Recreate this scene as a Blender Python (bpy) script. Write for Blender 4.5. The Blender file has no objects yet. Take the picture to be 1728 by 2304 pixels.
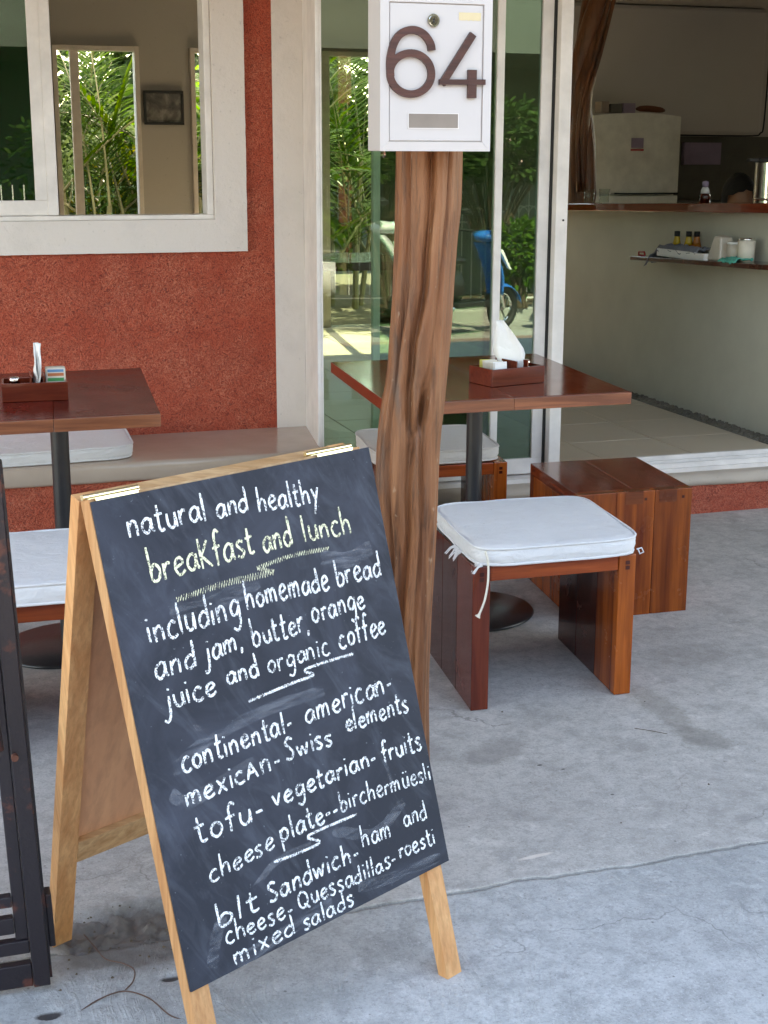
import bpy, math, random
from math import sin, cos, pi, radians as R, atan2, sqrt
from mathutils import Vector, Matrix, noise
random.seed(7)
S = bpy.context.scene
COL = S.collection

# ------------------------------------------------------------------ camera, sky, sun, exposure
cam_d = bpy.data.cameras.new("camera"); cam = bpy.data.objects.new("camera", cam_d); COL.objects.link(cam)
S.camera = cam
yaw, pitch, roll = .30987, .2417, .00272
fw = Vector((sin(yaw) * cos(pitch), cos(yaw) * cos(pitch), -sin(pitch)))
rt = Vector((cos(yaw), -sin(yaw), 0)); up = rt.cross(fw)
r2 = rt * cos(roll) + up * sin(roll); u2 = up * cos(roll) - rt * sin(roll)
M = Matrix((r2, u2, -fw)).transposed().to_4x4(); M.translation = Vector((0, 0, 1.4))
cam.matrix_world = M
cam_d.sensor_fit = 'VERTICAL'; cam_d.sensor_height = 24.0; cam_d.lens = 24.0 * 3253.9 / 2304.0
cam_d.clip_start = .05; cam_d.clip_end = 500

w = bpy.data.worlds.new("World"); S.world = w; w.use_nodes = True
nt = w.node_tree; nt.nodes.clear()
sky = nt.nodes.new('ShaderNodeTexSky'); sky.sky_type = 'NISHITA'; sky.sun_disc = False
SUN_EL, SUN_ROT = R(50), R(8)
sky.sun_elevation = SUN_EL; sky.sun_rotation = SUN_ROT
bg = nt.nodes.new('ShaderNodeBackground'); bg.inputs['Strength'].default_value = .15
ow = nt.nodes.new('ShaderNodeOutputWorld')
nt.links.new(sky.outputs[0], bg.inputs[0]); nt.links.new(bg.outputs[0], ow.inputs[0])
sd = bpy.data.lights.new("sun", 'SUN'); sd.energy = 3.2; sd.angle = R(.5); sd.color = (1, .95, .87)
sun = bpy.data.objects.new("sun", sd); COL.objects.link(sun)
sv = Vector((sin(SUN_ROT) * cos(SUN_EL), cos(SUN_ROT) * cos(SUN_EL), sin(SUN_EL)))
sun.rotation_euler = sv.to_track_quat('Z', 'Y').to_euler(); sun.location = (0, 0, 12)
S.view_settings.view_transform = 'Standard'; S.view_settings.look = 'None'
S.view_settings.exposure = 3.3
S.view_settings.use_white_balance = True; S.view_settings.white_balance_temperature = 8700; S.view_settings.gamma = 1
S.view_settings.use_curve_mapping = False
S.render.engine = 'CYCLES'
cy = S.cycles
cy.max_bounces = 10; cy.diffuse_bounces = 6; cy.glossy_bounces = 4; cy.transmission_bounces = 6
cy.transparent_max_bounces = 24; cy.caustics_reflective = False; cy.caustics_refractive = False
cy.use_denoising = True; cy.sample_clamp_indirect = 6; cy.blur_glossy = .5

# ------------------------------------------------------------------ materials
class N:
    def __init__(s, name):
        s.m = bpy.data.materials.new(name); s.m.use_nodes = True
        s.t = s.m.node_tree; s.b = s.t.nodes['Principled BSDF']; s.o = s.t.nodes['Material Output']
    def n(s, typ, **k):
        x = s.t.nodes.new(typ)
        for a, v in k.items():
            if a in x.inputs.keys(): x.inputs[a].default_value = v
            else: setattr(x, a, v)
        return x
    def l(s, a, b): s.t.links.new(a, b)
    def co(s, scale=(1, 1, 1), rot=(0, 0, 0), kind='Object'):
        tc = s.n('ShaderNodeTexCoord'); mp = s.n('ShaderNodeMapping')
        mp.inputs['Scale'].default_value = scale; mp.inputs['Rotation'].default_value = rot
        s.l(tc.outputs[kind], mp.inputs[0]); return mp.outputs[0]
    def noise(s, v, scale, detail=4, rough=.6, dist=0):
        x = s.n('ShaderNodeTexNoise'); x.inputs['Scale'].default_value = scale; x.inputs['Detail'].default_value = detail
        x.inputs['Roughness'].default_value = rough; x.inputs['Distortion'].default_value = dist
        s.l(v, x.inputs['Vector']); return x.outputs['Fac']
    def ramp(s, f, stops):
        x = s.n('ShaderNodeValToRGB'); e = x.color_ramp.elements
        while len(e) < len(stops): e.new(.5)
        for i, (p, c) in enumerate(stops):
            e[i].position = p; e[i].color = (*c, 1) if not isinstance(c, (int, float)) else (c, c, c, 1)
        s.l(f, x.inputs[0]); return x.outputs[0]
    def mix(s, f, a, b, mode='MIX'):
        x = s.n('ShaderNodeMix'); x.data_type = 'RGBA'; x.blend_type = mode
        for sock, v in ((x.inputs[0], f), (x.inputs[6], a), (x.inputs[7], b)):
            if isinstance(v, (int, float)): sock.default_value = v
            elif isinstance(v, tuple): sock.default_value = (*v, 1)
            else: s.l(v, sock)
        return x.outputs[2]
    def bump(s, f, strength, dist=.01, nrm=None):
        x = s.n('ShaderNodeBump'); x.inputs['Strength'].default_value = strength; x.inputs['Distance'].default_value = dist
        s.l(f, x.inputs['Height'])
        if nrm is not None: s.l(nrm, x.inputs['Normal'])
        return x.outputs[0]
    def blob(s, cx_, cy_, rx, ry, ang=0, nsc=14, namp=.9, lo=.75, hi=1.1):
        tc = s.n('ShaderNodeTexCoord'); sb = s.n('ShaderNodeVectorMath'); sb.operation = 'SUBTRACT'; sb.inputs[1].default_value = (cx_, cy_, 0); s.l(tc.outputs['Object'], sb.inputs[0])
        mp = s.n('ShaderNodeMapping'); mp.vector_type = 'TEXTURE'; mp.inputs['Rotation'].default_value = (0, 0, ang); mp.inputs['Scale'].default_value = (rx, ry, 1e3); s.l(sb.outputs[0], mp.inputs[0])
        ln = s.n('ShaderNodeVectorMath'); ln.operation = 'LENGTH'; s.l(mp.outputs[0], ln.inputs[0])
        nn = s.noise(tc.outputs['Object'], nsc, 5, .65); ad = s.n('ShaderNodeMath'); ad.operation = 'MULTIPLY_ADD'; s.l(nn, ad.inputs[0]); ad.inputs[1].default_value = namp; s.l(ln.outputs['Value'], ad.inputs[2])
        return s.ramp(ad.outputs[0], [(min(.99, (lo + namp * .5) / 2), 1.), (min(1., (hi + namp * .5) / 2), 0.)]) if False else s.ramp2(ad.outputs[0], lo + namp * .4, hi + namp * .55)
    def ramp2(s, f, a, b):
        x = s.n('ShaderNodeMapRange'); x.clamp = True
        x.inputs[1].default_value = a; x.inputs[2].default_value = b; x.inputs[3].default_value = 1; x.inputs[4].default_value = 0; s.l(f, x.inputs[0]); return x.outputs[0]
    def scl(s, f, k):
        x = s.n('ShaderNodeMath'); x.operation = 'MULTIPLY'; x.inputs[1].default_value = k; s.l(f, x.inputs[0]); return x.outputs[0]
    def fin(s, col=None, rough=None, nrm=None, **k):
        for key, v in (('Base Color', col), ('Roughness', rough), ('Normal', nrm)):
            if v is None: continue
            if isinstance(v, (int, float)): s.b.inputs[key].default_value = v
            elif isinstance(v, tuple): s.b.inputs[key].default_value = (*v, 1)
            else: s.l(v, s.b.inputs[key])
        for a, v in k.items(): s.b.inputs[a.replace('_', ' ')].default_value = v
        return s.m

def plain(name, col, rough=.6, bump=0, bs=60, var=.12, **k):
    m = N(name); v = m.co()
    f = m.noise(v, bs * .15, 5)
    c = m.mix(m.ramp(f, [(.3, 0.), (.7, 1.)]), tuple(x * (1 - var) for x in col), tuple(min(1, x * (1 + var)) for x in col))
    nr = m.bump(m.noise(v, bs, 5), bump, .004) if bump else None
    return m.fin(c, rough, nr, **k)

def wood(name, dark, light, rough, scale=1., axis=0, gloss=0, streak=22, pale=None):
    m = N(name); sc = [streak] * 3; sc[axis] = 1.3
    v = m.co(tuple(x * scale for x in sc))
    oi = m.n('ShaderNodeObjectInfo')
    add = m.n('ShaderNodeVectorMath'); add.operation = 'ADD'
    m.l(v, add.inputs[0])
    mul = m.n('ShaderNodeMath'); mul.operation = 'MULTIPLY'; mul.inputs[1].default_value = 37.
    m.l(oi.outputs['Random'], mul.inputs[0]); cmb = m.n('ShaderNodeCombineXYZ')
    for i in range(3): m.l(mul.outputs[0], cmb.inputs[i])
    m.l(cmb.outputs[0], add.inputs[1]); v = add.outputs[0]
    f = m.noise(v, 1.2, 6, .62, .6); f2 = m.noise(v, 5, 5, .6, .2)
    c = m.ramp(f, [(.32, dark), (.5, tuple((a + b) / 2 for a, b in zip(dark, light))), (.68, light)])
    c = m.mix(m.ramp(f2, [(.45, 0.), (.62, .32)]), c, tuple(x * .6 for x in dark))
    hv = m.n('ShaderNodeHueSaturation'); m.l(c, hv.inputs['Color'])
    mr = m.n('ShaderNodeMapRange'); mr.inputs[3].default_value = .75; mr.inputs[4].default_value = 1.2
    m.l(oi.outputs['Random'], mr.inputs[0]); m.l(mr.outputs[0], hv.inputs['Value'])
    lo = m.co(); rr = m.ramp(m.noise(lo, 9, 4), [(.3, max(rough - .06, .02)), (.75, min(rough + .12, 1.))])
    nr = m.bump(f2, .12 if gloss else .35, .002)
    return m.fin(hv.outputs[0], rr, nr, Coat_Weight=gloss, Coat_Roughness=.06, Specular_IOR_Level=.12 if 'duller' in name else .3 if rough < .3 else .4)

def make_stucco():
    m = N('red_stucco'); v = m.co()
    w1 = m.noise(v, 50, 2, .55, 3.6); w2 = m.noise(m.co((1, 1, 1), (0, 0, .5)), 62, 2, .5, 3.); big = m.noise(v, 2.2, 4); mid = m.noise(v, 20, 3)
    r1 = m.ramp(w1, [(.50, 0.), (.535, 1.), (.55, 1.), (.60, 0.)]); r2_ = m.ramp(w2, [(.53, 0.), (.57, 1.), (.60, 0.)])
    c = m.mix(big, (.36, .042, .017), (.49, .070, .030))
    c = m.mix(m.ramp(w1, [(.36, .75), (.47, 0.)]), c, (.13, .014, .008))
    c = m.mix(m.ramp(m.noise(m.co((.7, .7, 1.6)), 1.3, 5, .7), [(.5, 0.), (.7, .3)]), c, (.20, .03, .018))
    msk = m.ramp(m.noise(v, 6, 4, .65), [(.36, .25), (.62, 1.)])
    c = m.mix(m.mix(1., r1, msk, 'MULTIPLY'), c, (.62, .19, .11))
    c = m.mix(m.mix(1., r2_, m.mix(1., msk, (.6, .6, .6), 'MULTIPLY'), 'MULTIPLY'), c, (.70, .30, .20))
    n1 = m.bump(w1, 1., .008); n2 = m.bump(mid, .5, .006, n1)
    return m.fin(c, .75, n2)
def make_white(name='white_plaster', col=(.70, .635, .595), b=.6, dirt=.5):
    m = N(name); v = m.co()
    d = m.ramp(m.noise(v, 3.1, 6, .65), [(.5, 0.), (.78, dirt)])
    c = m.mix(d, col, tuple(x * .72 for x in col))
    c = m.mix(m.ramp(m.noise(v, 55, 3), [(.66, 0.), (.75, .35)]), c, tuple(x * .5 for x in col))
    nr = m.bump(m.noise(v, 42, 6, .62), b, .005)
    return m.fin(c, .75, nr)
def make_concrete(name, c1, c2, brushed):
    m = N(name); v = m.co()
    big = m.noise(v, 1.5, 6, .6, .5); mid = m.noise(v, 6.5, 7, .68, .4); fine = m.noise(v, 120, 5, .7)
    c = m.mix(m.ramp(big, [(.3, 0.), (.7, 1.)]), c1, c2)
    c = m.mix(m.ramp(mid, [(.52, 0.), (.66, .55), (.8, .2)]), c, tuple(x * .62 for x in c1))
    c = m.mix(m.ramp(m.noise(v, 3.1, 6, .7, .3), [(.56, 0.), (.72, .5)]), c, tuple(min(1, x * 1.35) for x in c2))
    c = m.mix(m.ramp(m.noise(v, 24, 7, .75), [(.40, .5), (.55, 0.)]), c, tuple(x * .68 for x in c1))
    c = m.mix(m.ramp(m.noise(v, 17, 6, .75, .4), [(.56, 0.), (.68, .45)]), c, tuple(min(1, x * 1.3) for x in c2))
    c = m.mix(m.ramp(fine, [(.3, .5), (.5, 0.)]), c, tuple(x * .5 for x in c1))
    gr = m.noise(v, 230, 2, .8)
    c = m.mix(m.ramp(gr, [(.30, .55), (.40, 0.)]), c, tuple(x * .42 for x in c1))
    c = m.mix(m.ramp(gr, [(.62, 0.), (.70, .45)]), c, tuple(min(1, x * 1.5) for x in c2))
    vc = m.n('ShaderNodeTexVoronoi', Scale=1.1, feature='DISTANCE_TO_EDGE'); dv = m.n('ShaderNodeTexNoise', Scale=3.5, Detail=6.); m.l(v, dv.inputs['Vector'])
    av = m.n('ShaderNodeVectorMath'); av.operation = 'MULTIPLY_ADD'; av.inputs[1].default_value = (.5, .5, .5); m.l(dv.outputs['Color'], av.inputs[0]); m.l(v, av.inputs[2]); m.l(av.outputs[0], vc.inputs['Vector'])
    hc = m.mix(1., m.ramp(vc.outputs['Distance'], [(.0, .7), (.0035, 0.)]), m.ramp(m.noise(v, 1.1, 3), [(.52, 0.), (.60, 1.)]), 'MULTIPLY')
    c = m.mix(hc, c, tuple(x * .35 for x in c1))
    vo = m.n('ShaderNodeTexVoronoi', Scale=19.); m.l(v, vo.inputs['Vector'])
    c = m.mix(m.ramp(vo.outputs['Distance'], [(.0, .8), (.035, .5), (.06, 0.)]), c, (.07, .06, .055))
    nr = m.bump(fine, .3, .003)
    nr = m.bump(m.noise(v, 14, 8, .6), .5, .006, nr)
    if brushed:
        tc = m.n('ShaderNodeTexCoord'); wn = m.n('ShaderNodeTexNoise', Scale=1.6, Detail=2.); m.l(tc.outputs['Object'], wn.inputs['Vector'])
        sc_ = m.n('ShaderNodeVectorMath'); sc_.operation = 'SCALE'; sc_.inputs['Scale'].default_value = .5; m.l(wn.outputs['Color'], sc_.inputs[0])
        ad = m.n('ShaderNodeVectorMath'); ad.operation = 'ADD'; m.l(tc.outputs['Object'], ad.inputs[0]); m.l(sc_.outputs[0], ad.inputs[1])
        mp = m.n('ShaderNodeMapping'); mp.inputs['Scale'].default_value = (75, 5.5, 1); mp.inputs['Rotation'].default_value = (0, 0, .5); m.l(ad.outputs[0], mp.inputs[0])
        st = m.noise(mp.outputs[0], 1., 3, .6)
        amt = m.ramp(m.noise(v, 2.6, 5, .65), [(.40, .05), (.60, 1.)])
        h = m.mix(1., m.mix(1., m.ramp(st, [(.46, 0.), (.62, 1.)]), amt, 'MULTIPLY'), m.ramp(m.noise(v, 38, 4, .7), [(.40, 0.), (.58, 1.)]), 'MULTIPLY')
        nr = m.bump(h, .55, .004, nr)
        c = m.mix(m.mix(1., h, (.24, .24, .24), 'MULTIPLY'), c, tuple(min(1, x * 1.4) for x in c2))
        c = m.mix(m.scl(m.blob(.30, 2.40, .17, .10), .8), c, (.135, .115, .10))
        for (bx_, by_, rx, ry) in ((.124, 2.222, .024, .010), (.337, 2.272, .020, .009)): c = m.mix(m.blob(bx_, by_, rx, ry, 0, 40, .4), c, (.06, .05, .048))
        c = m.mix(m.scl(m.blob(.25, 2.10, .5, .05, .1), .35), c, (.22, .23, .22))
    else:
        c = m.mix(m.scl(m.blob(.30, 2.455, .17, .12), .9), c, (.135, .112, .095))
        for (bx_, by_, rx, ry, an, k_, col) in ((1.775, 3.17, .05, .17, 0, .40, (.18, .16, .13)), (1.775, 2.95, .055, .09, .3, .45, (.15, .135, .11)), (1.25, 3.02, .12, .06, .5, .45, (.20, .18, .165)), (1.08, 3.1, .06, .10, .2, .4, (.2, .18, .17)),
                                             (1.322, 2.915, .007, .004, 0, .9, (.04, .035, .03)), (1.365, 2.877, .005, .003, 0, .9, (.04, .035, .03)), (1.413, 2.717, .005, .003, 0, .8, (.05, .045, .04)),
                                             (2.2, 3.0, .2, .12, .4, .25, (.2, .185, .165)), (2.05, 3.5, .14, .1, .2, .3, (.22, .2, .18)), (1.130, 2.497, .040, .007, .12, .6, (.80, .70, .62))):  # last entry: patch of sunlight painted as a pale ellipse
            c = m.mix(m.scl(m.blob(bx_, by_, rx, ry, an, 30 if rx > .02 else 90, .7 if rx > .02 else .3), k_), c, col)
    return m.fin(c, .85, nr)
def make_glass(name, tint, refl, green=None):
    m = N(name); m.t.nodes.remove(m.b)
    tr = m.n('ShaderNodeBsdfTransparent'); tr.inputs[0].default_value = (*tint, 1)
    gl = m.n('ShaderNodeBsdfGlossy'); gl.inputs['Roughness'].default_value = .0
    gl.inputs['Color'].default_value = (*(green or (.95, 1, .97)), 1)
    fr = m.n('ShaderNodeLayerWeight'); pw = m.n('ShaderNodeMath'); pw.operation = 'POWER'; pw.inputs[1].default_value = 5.
    m.l(fr.outputs['Facing'], pw.inputs[0])
    mr = m.n('ShaderNodeMapRange'); mr.inputs[3].default_value = refl + .03; mr.inputs[4].default_value = 1
    m.l(pw.outputs[0], mr.inputs[0])
    mx = m.n('ShaderNodeMixShader'); m.l(mr.outputs[0], mx.inputs[0]); m.l(tr.outputs[0], mx.inputs[1]); m.l(gl.outputs[0], mx.inputs[2])
    m.l(mx.outputs[0], m.o.inputs[0]); return m.m
def make_leaf(name, c1, c2, trans=.45, rough=.55):
    m = N(name); v = m.co()
    g = m.n('ShaderNodeNewGeometry')
    c = m.ramp(g.outputs['Random Per Island'], [(0., c1), (.6, tuple((a + b) / 2 for a, b in zip(c1, c2))), (1., c2)])
    m.fin(c, .8, Specular_IOR_Level=.04)
    tl = m.n('ShaderNodeBsdfTranslucent'); hs = m.n('ShaderNodeHueSaturation', Saturation=1.2, Value=1.25); hs.inputs['Hue'].default_value = .485
    m.l(c, hs.inputs['Color']); m.l(hs.outputs[0], tl.inputs[0])
    mx = m.n('ShaderNodeMixShader'); mx.inputs[0].default_value = trans
    m.l(m.b.outputs[0], mx.inputs[1]); m.l(tl.outputs[0], mx.inputs[2]); m.l(mx.outputs[0], m.o.inputs[0])
    return m.m
def make_board():
    m = N('blackboard_paint'); v = m.co()
    d = m.ramp(m.noise(v, 4.2, 5, .6, 1.2), [(.42, 0.), (.74, .8)])
    s = m.ramp(m.noise(m.co((2.5, 30, 6), (0, .5, .3)), 1.3, 5, .65, 1.), [(.5, 0.), (.72, .28)])
    c = m.mix(d, (.013, .017, .029), (.050, .058, .085))
    c = m.mix(s, c, (.11, .125, .16))
    c = m.mix(m.ramp(m.noise(v, 160, 2), [(.72, 0.), (.8, .5)]), c, (.3, .32, .36))
    return m.fin(c, .68, m.bump(m.noise(v, 200, 3), .15, .001), Specular_IOR_Level=.35)
def make_chalk(name, col):
    m = N(name); v = m.co()
    f = m.noise(v, 330, 3, .75); g = m.noise(v, 70, 2)
    mm = m.n('ShaderNodeMath'); mm.operation = 'ADD'; m.l(f, mm.inputs[0])
    m2 = m.n('ShaderNodeMath'); m2.operation = 'MULTIPLY'; m2.inputs[1].default_value = .5; m.l(g, m2.inputs[0]); m.l(m2.outputs[0], mm.inputs[1])
    a = m.ramp(mm.outputs[0], [(.64, .12), (.76, 1.)])
    m.fin(col, .95); m.l(a, m.b.inputs['Alpha']); return m.m
def make_canvas(name, col):
    m = N(name); v = m.co()
    c = m.mix(m.ramp(m.noise(v, 7, 5, .65), [(.5, 0.), (.8, .4)]), col, tuple(x * .80 for x in col))
    c = m.mix(m.ramp(m.noise(v, 48, 2), [(.71, 0.), (.76, .4)]), c, (.42, .36, .33))
    nr = m.bump(m.noise(v, 420, 2), .35, .0015)
    nr = m.bump(m.noise(m.co((1, 1.6, 2)), 16, 4, .55, 1.2), .45, .012, nr)
    return m.fin(c, .95, nr, Sheen_Weight=.2)
def make_trunk(name, a, b, c_, rough=.55):
    m = N(name); v = m.co((10, 10, .9))
    f = m.noise(v, 1.2, 5, .55, .9); f2 = m.noise(v, 6, 6, .65, .3); big = m.noise(m.co((3, 3, 1.4)), 1.8, 3)
    c = m.ramp(f, [(.3, a), (.5, b), (.7, c_)])
    c = m.mix(m.ramp(big, [(.35, 0.), (.62, .55)]), c, (.30, .125, .055))
    c = m.mix(m.ramp(f2, [(.52, 0.), (.66, .6)]), c, tuple(x * .35 for x in a))
    c = m.mix(m.ramp(m.noise(m.co((1, 1, .4)), 60, 2), [(.70, 0.), (.76, .45)]), c, (.55, .42, .3))
    c = m.mix(m.ramp(m.noise(m.co((22, 22, .8)), 2.2, 4, .6, .5), [(.54, 0.), (.66, .5)]), c, tuple(x * 1.1 for x in c_))
    c = m.mix(m.ramp(m.noise(m.co((5, 5, .9)), 2.2, 4, .6, .5), [(.56, 0.), (.68, .7)]), c, (.075, .055, .045))
    nr = m.bump(f2, .8, .008); nr = m.bump(f, .8, .02, nr)
    return m.fin(c, rough, nr, Coat_Weight=.12, Coat_Roughness=.28, Specular_IOR_Level=.35)

MAT = dict(
    stucco=make_stucco(), white=make_white(), whitewall=make_white('interior_wall_paint', (.48, .465, .45), .15, .15),
    frame=plain('white_aluminium', (.74, .69, .66), .42, .0), ledge=make_white('ledge_render', (.50, .42, .35), .3, .5),
    benchtop=N('polished_terrazzo_ledge').fin((.48, .40, .34), .28),
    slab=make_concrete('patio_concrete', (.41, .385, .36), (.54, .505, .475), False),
    apron=make_concrete('brushed_concrete', (.36, .36, .355), (.465, .46, .455), True),
    glassA=make_glass('door_glass', (.66, .76, .67), .03), glassB=make_glass('door_glass_second_leaf', (.46, .60, .52), .085, (.8, 1, .9)),
    glassC=make_glass('window_glass_green', (.16, .42, .28), .04), glassD=make_glass('clear_glass', (.95, .98, .96), .01),
    mahog=wood('varnished_mahogany', (.10, .013, .006), (.19, .030, .012), .12, 1, 0, .2),
    mahogy=wood('varnished_mahogany_lengthwise', (.12, .014, .006), (.22, .036, .013), .07, 1, 1, .12),
    mahogl=wood('duller_dark_mahogany', (.12, .008, .004), (.19, .017, .008), .2, 1, 0, 0),
    amber=wood('amber_varnished_wood', (.13, .020, .005), (.40, .092, .016), .20, .8, 2, .12),
    tenon=wood('tenon_wood', (.09, .018, .007), (.20, .05, .015), .25, 1, 0, .1),
    redleg=wood('dark_red_varnished_wood', (.075, .010, .005), (.16, .028, .011), .2, 1, 2, .4),
    amberx=wood('amber_varnished_rail', (.14, .020, .007), (.31, .060, .014), .20, 1, 0, .15),
    darkleg=wood('dark_varnished_wood', (.04, .007, .004), (.10, .018, .008), .2, 1, 2, .4),
    edge=wood('worn_table_edge', (.13, .035, .016), (.34, .115, .05), .35, 1, 0, .2, 30),
    pine=wood('pale_pine', (.50, .215, .080), (.68, .365, .165), .5, 1, 2, 0, 30),
    pinex=wood('pale_pine_rail', (.46, .225, .09), (.68, .42, .22), .5, 1, 0, 0, 30),
    ply=wood('reddish_plywood', (.60, .29, .16), (.70, .36, .20), .55, 1, 2, 0, 8),
    board=make_board(), chalk=make_chalk('white_chalk', (.80, .81, .82)), chalky=make_chalk('yellow_chalk', (.82, .81, .56)),
    brass=plain('brass', (.80, .68, .42), .25, 0, Metallic=1.),
    post=make_trunk('weathered_trunk', (.060, .018, .007), (.215, .074, .028), (.34, .150, .068)),
    vine=make_trunk('dark_oiled_trunk', (.035, .012, .006), (.12, .038, .015), (.24, .085, .035), .3),
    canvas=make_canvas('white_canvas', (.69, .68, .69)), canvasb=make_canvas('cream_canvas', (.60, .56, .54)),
    paper=plain('white_paper', (.84, .84, .83), .8, .1, 120, .03),
    iron=N('dark_painted_iron'), rust=plain('rusty_iron', (.14, .045, .025), .7, .6, 120, .4),
    blacksteel=plain('black_steel', (.022, .022, .025), .32, .15, 90, .2), steel=plain('polished_steel', (.75, .75, .74), .12, 0, Metallic=1.),
    mbox=plain('cream_enamel', (.56, .515, .495), .3, .03, 30, .03), number=wood('dark_brown_wood', (.045, .016, .012), (.10, .035, .025), .45, 3, 0, 0),
    greytin=plain('grey_plastic_window', (.27, .22, .19), .15), tape=plain('yellowed_tape', (.62, .50, .30), .5),
    tile=plain('beige_floor_tile', (.53, .43, .325), .3, .05, 20, .06), grout=plain('grout', (.26, .225, .185), .9, .3),
    counter=plain('pale_green_wall_paint', (.50, .495, .42), .6, .12, 30, .06), pebble=plain('dark_pebble', (.10, .085, .065), .5, .3, 50, .6),
    fridge=plain('white_fridge_enamel', (.72, .72, .66), .35, .03), rubber=plain('black_rubber', (.015, .015, .015), .7, .2),
    skin=plain('brown_skin', (.30, .14, .08), .5), hair=plain('black_hair', (.006, .005, .005), .8, .5, 200), shirt=plain('dark_shirt', (.05, .05, .06), .9, .3, 200),
    blue=plain('glossy_blue_paint', (.01, .16, .55), .15, 0), silver=plain('silver_paint', (.62, .63, .64), .25, 0), redp=plain('glossy_dark_red_paint', (.30, .02, .02), .15, 0),
    seatv=plain('black_vinyl', (.02, .02, .022), .4), lens=plain('clear_lens', (.75, .9, .95), .08), chrome=plain('chrome', (.8, .8, .82), .08, 0, Metallic=1.),
    leafA=make_leaf('palm_leaf', (.012, .034, .005), (.060, .10, .012), .3), leafB=make_leaf('shrub_leaf', (.013, .034, .009), (.065, .115, .03), .3),  # leafB is the shrubs' own range of greens
    leafC=make_leaf('bright_banana_leaf', (.05, .13, .02), (.11, .22, .03), .45), stem=plain('palm_stem', (.13, .12, .05), .6, .3),
    leafY=make_leaf('yellow_shrub_leaf', (.10, .14, .015), (.34, .28, .02), .45),
    flower=plain('pale_pink_petal', (.72, .45, .42), .7), bark=plain('bark', (.10, .07, .045), .9, .6, 40),
    soil=plain('garden_soil', (.11, .085, .055), .95, .6, 20), gravelp=plain('pink_paving', (.25, .165, .15), .8, .4, 30),
    road=plain('pale_street_concrete', (.34, .335, .31), .85, .4, 30), kerb=plain('kerb_concrete', (.36, .36, .34), .85, .4, 30),
    neigh=plain('grey_green_render', (.10, .11, .095), .85, .3, 20), neighr=plain('dark_red_render', (.13, .03, .02), .85, .3, 20),
    fencep=plain('pale_fence_paint', (.74, .74, .70), .5, .1), ceil=plain('ceiling_paint', (.46, .44, .41), .85, .1, 10),
    photo=None, pic=plain('black_picture_frame', (.02, .02, .02), .35), green=plain('green_glass', (.02, .08, .03), .1),
    red=plain('red_plastic', (.45, .03, .03), .35), teal=plain('teal_cloth', (.06, .42, .34), .8), greycloth=plain('grey_blue_cloth', (.20, .21, .25), .9, .4, 60),
    juice=plain('yellow_juice', (.55, .36, .03), .25), orange=plain('amber_sauce', (.40, .13, .02), .25), dark=plain('dark_niche', (.12, .115, .095), .7),
    plastic=plain('translucent_plastic_tub', (.62, .56, .48), .35), sugar=plain('yellow_sugar_paper', (.62, .56, .14), .7), kraft=plain('cream_sugar_paper', (.72, .66, .56), .8),
    greenprint=plain('green_print', (.05, .30, .10), .5), blueprint=plain('blue_print', (.10, .28, .50), .5), orangeprint=plain('orange_print', (.55, .17, .07), .5),
    sticker=plain('lilac_sticker', (.30, .24, .34), .6), wire=plain('rusty_wire', (.10, .05, .035), .7), bread=plain('dark_crust', (.11, .03, .012), .6),
)
mp_ = N('old_photo'); v_ = mp_.co()
MAT['photo'] = mp_.fin(mp_.ramp(mp_.noise(v_, 9, 5, .6, .5), [(.35, (.03, .028, .03)), (.5, (.13, .12, .12)), (.62, (.30, .29, .29))]), .15)
bt = N('polished_bench_ledge'); v_ = bt.co()
c_ = bt.mix(bt.ramp(bt.noise(v_, 3, 5), [(.3, 0.), (.75, 1.)]), (.42, .33, .27), (.50, .41, .345))
MAT['benchtop'] = bt.fin(c_, bt.ramp(bt.noise(v_, 12, 4), [(.3, .13), (.7, .22)]), bt.bump(bt.noise(v_, 30, 4), .12, .002))

im_ = MAT['iron']; v_ = im_.co()
c_ = im_.mix(im_.ramp(im_.noise(v_, 16, 5, .65), [(.58, 0.), (.66, .8)]), (.016, .011, .015), (.12, .035, .022))
MAT['iron'] = im_.fin(c_, .42, im_.bump(im_.noise(v_, 90, 4), .4, .003))
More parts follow.
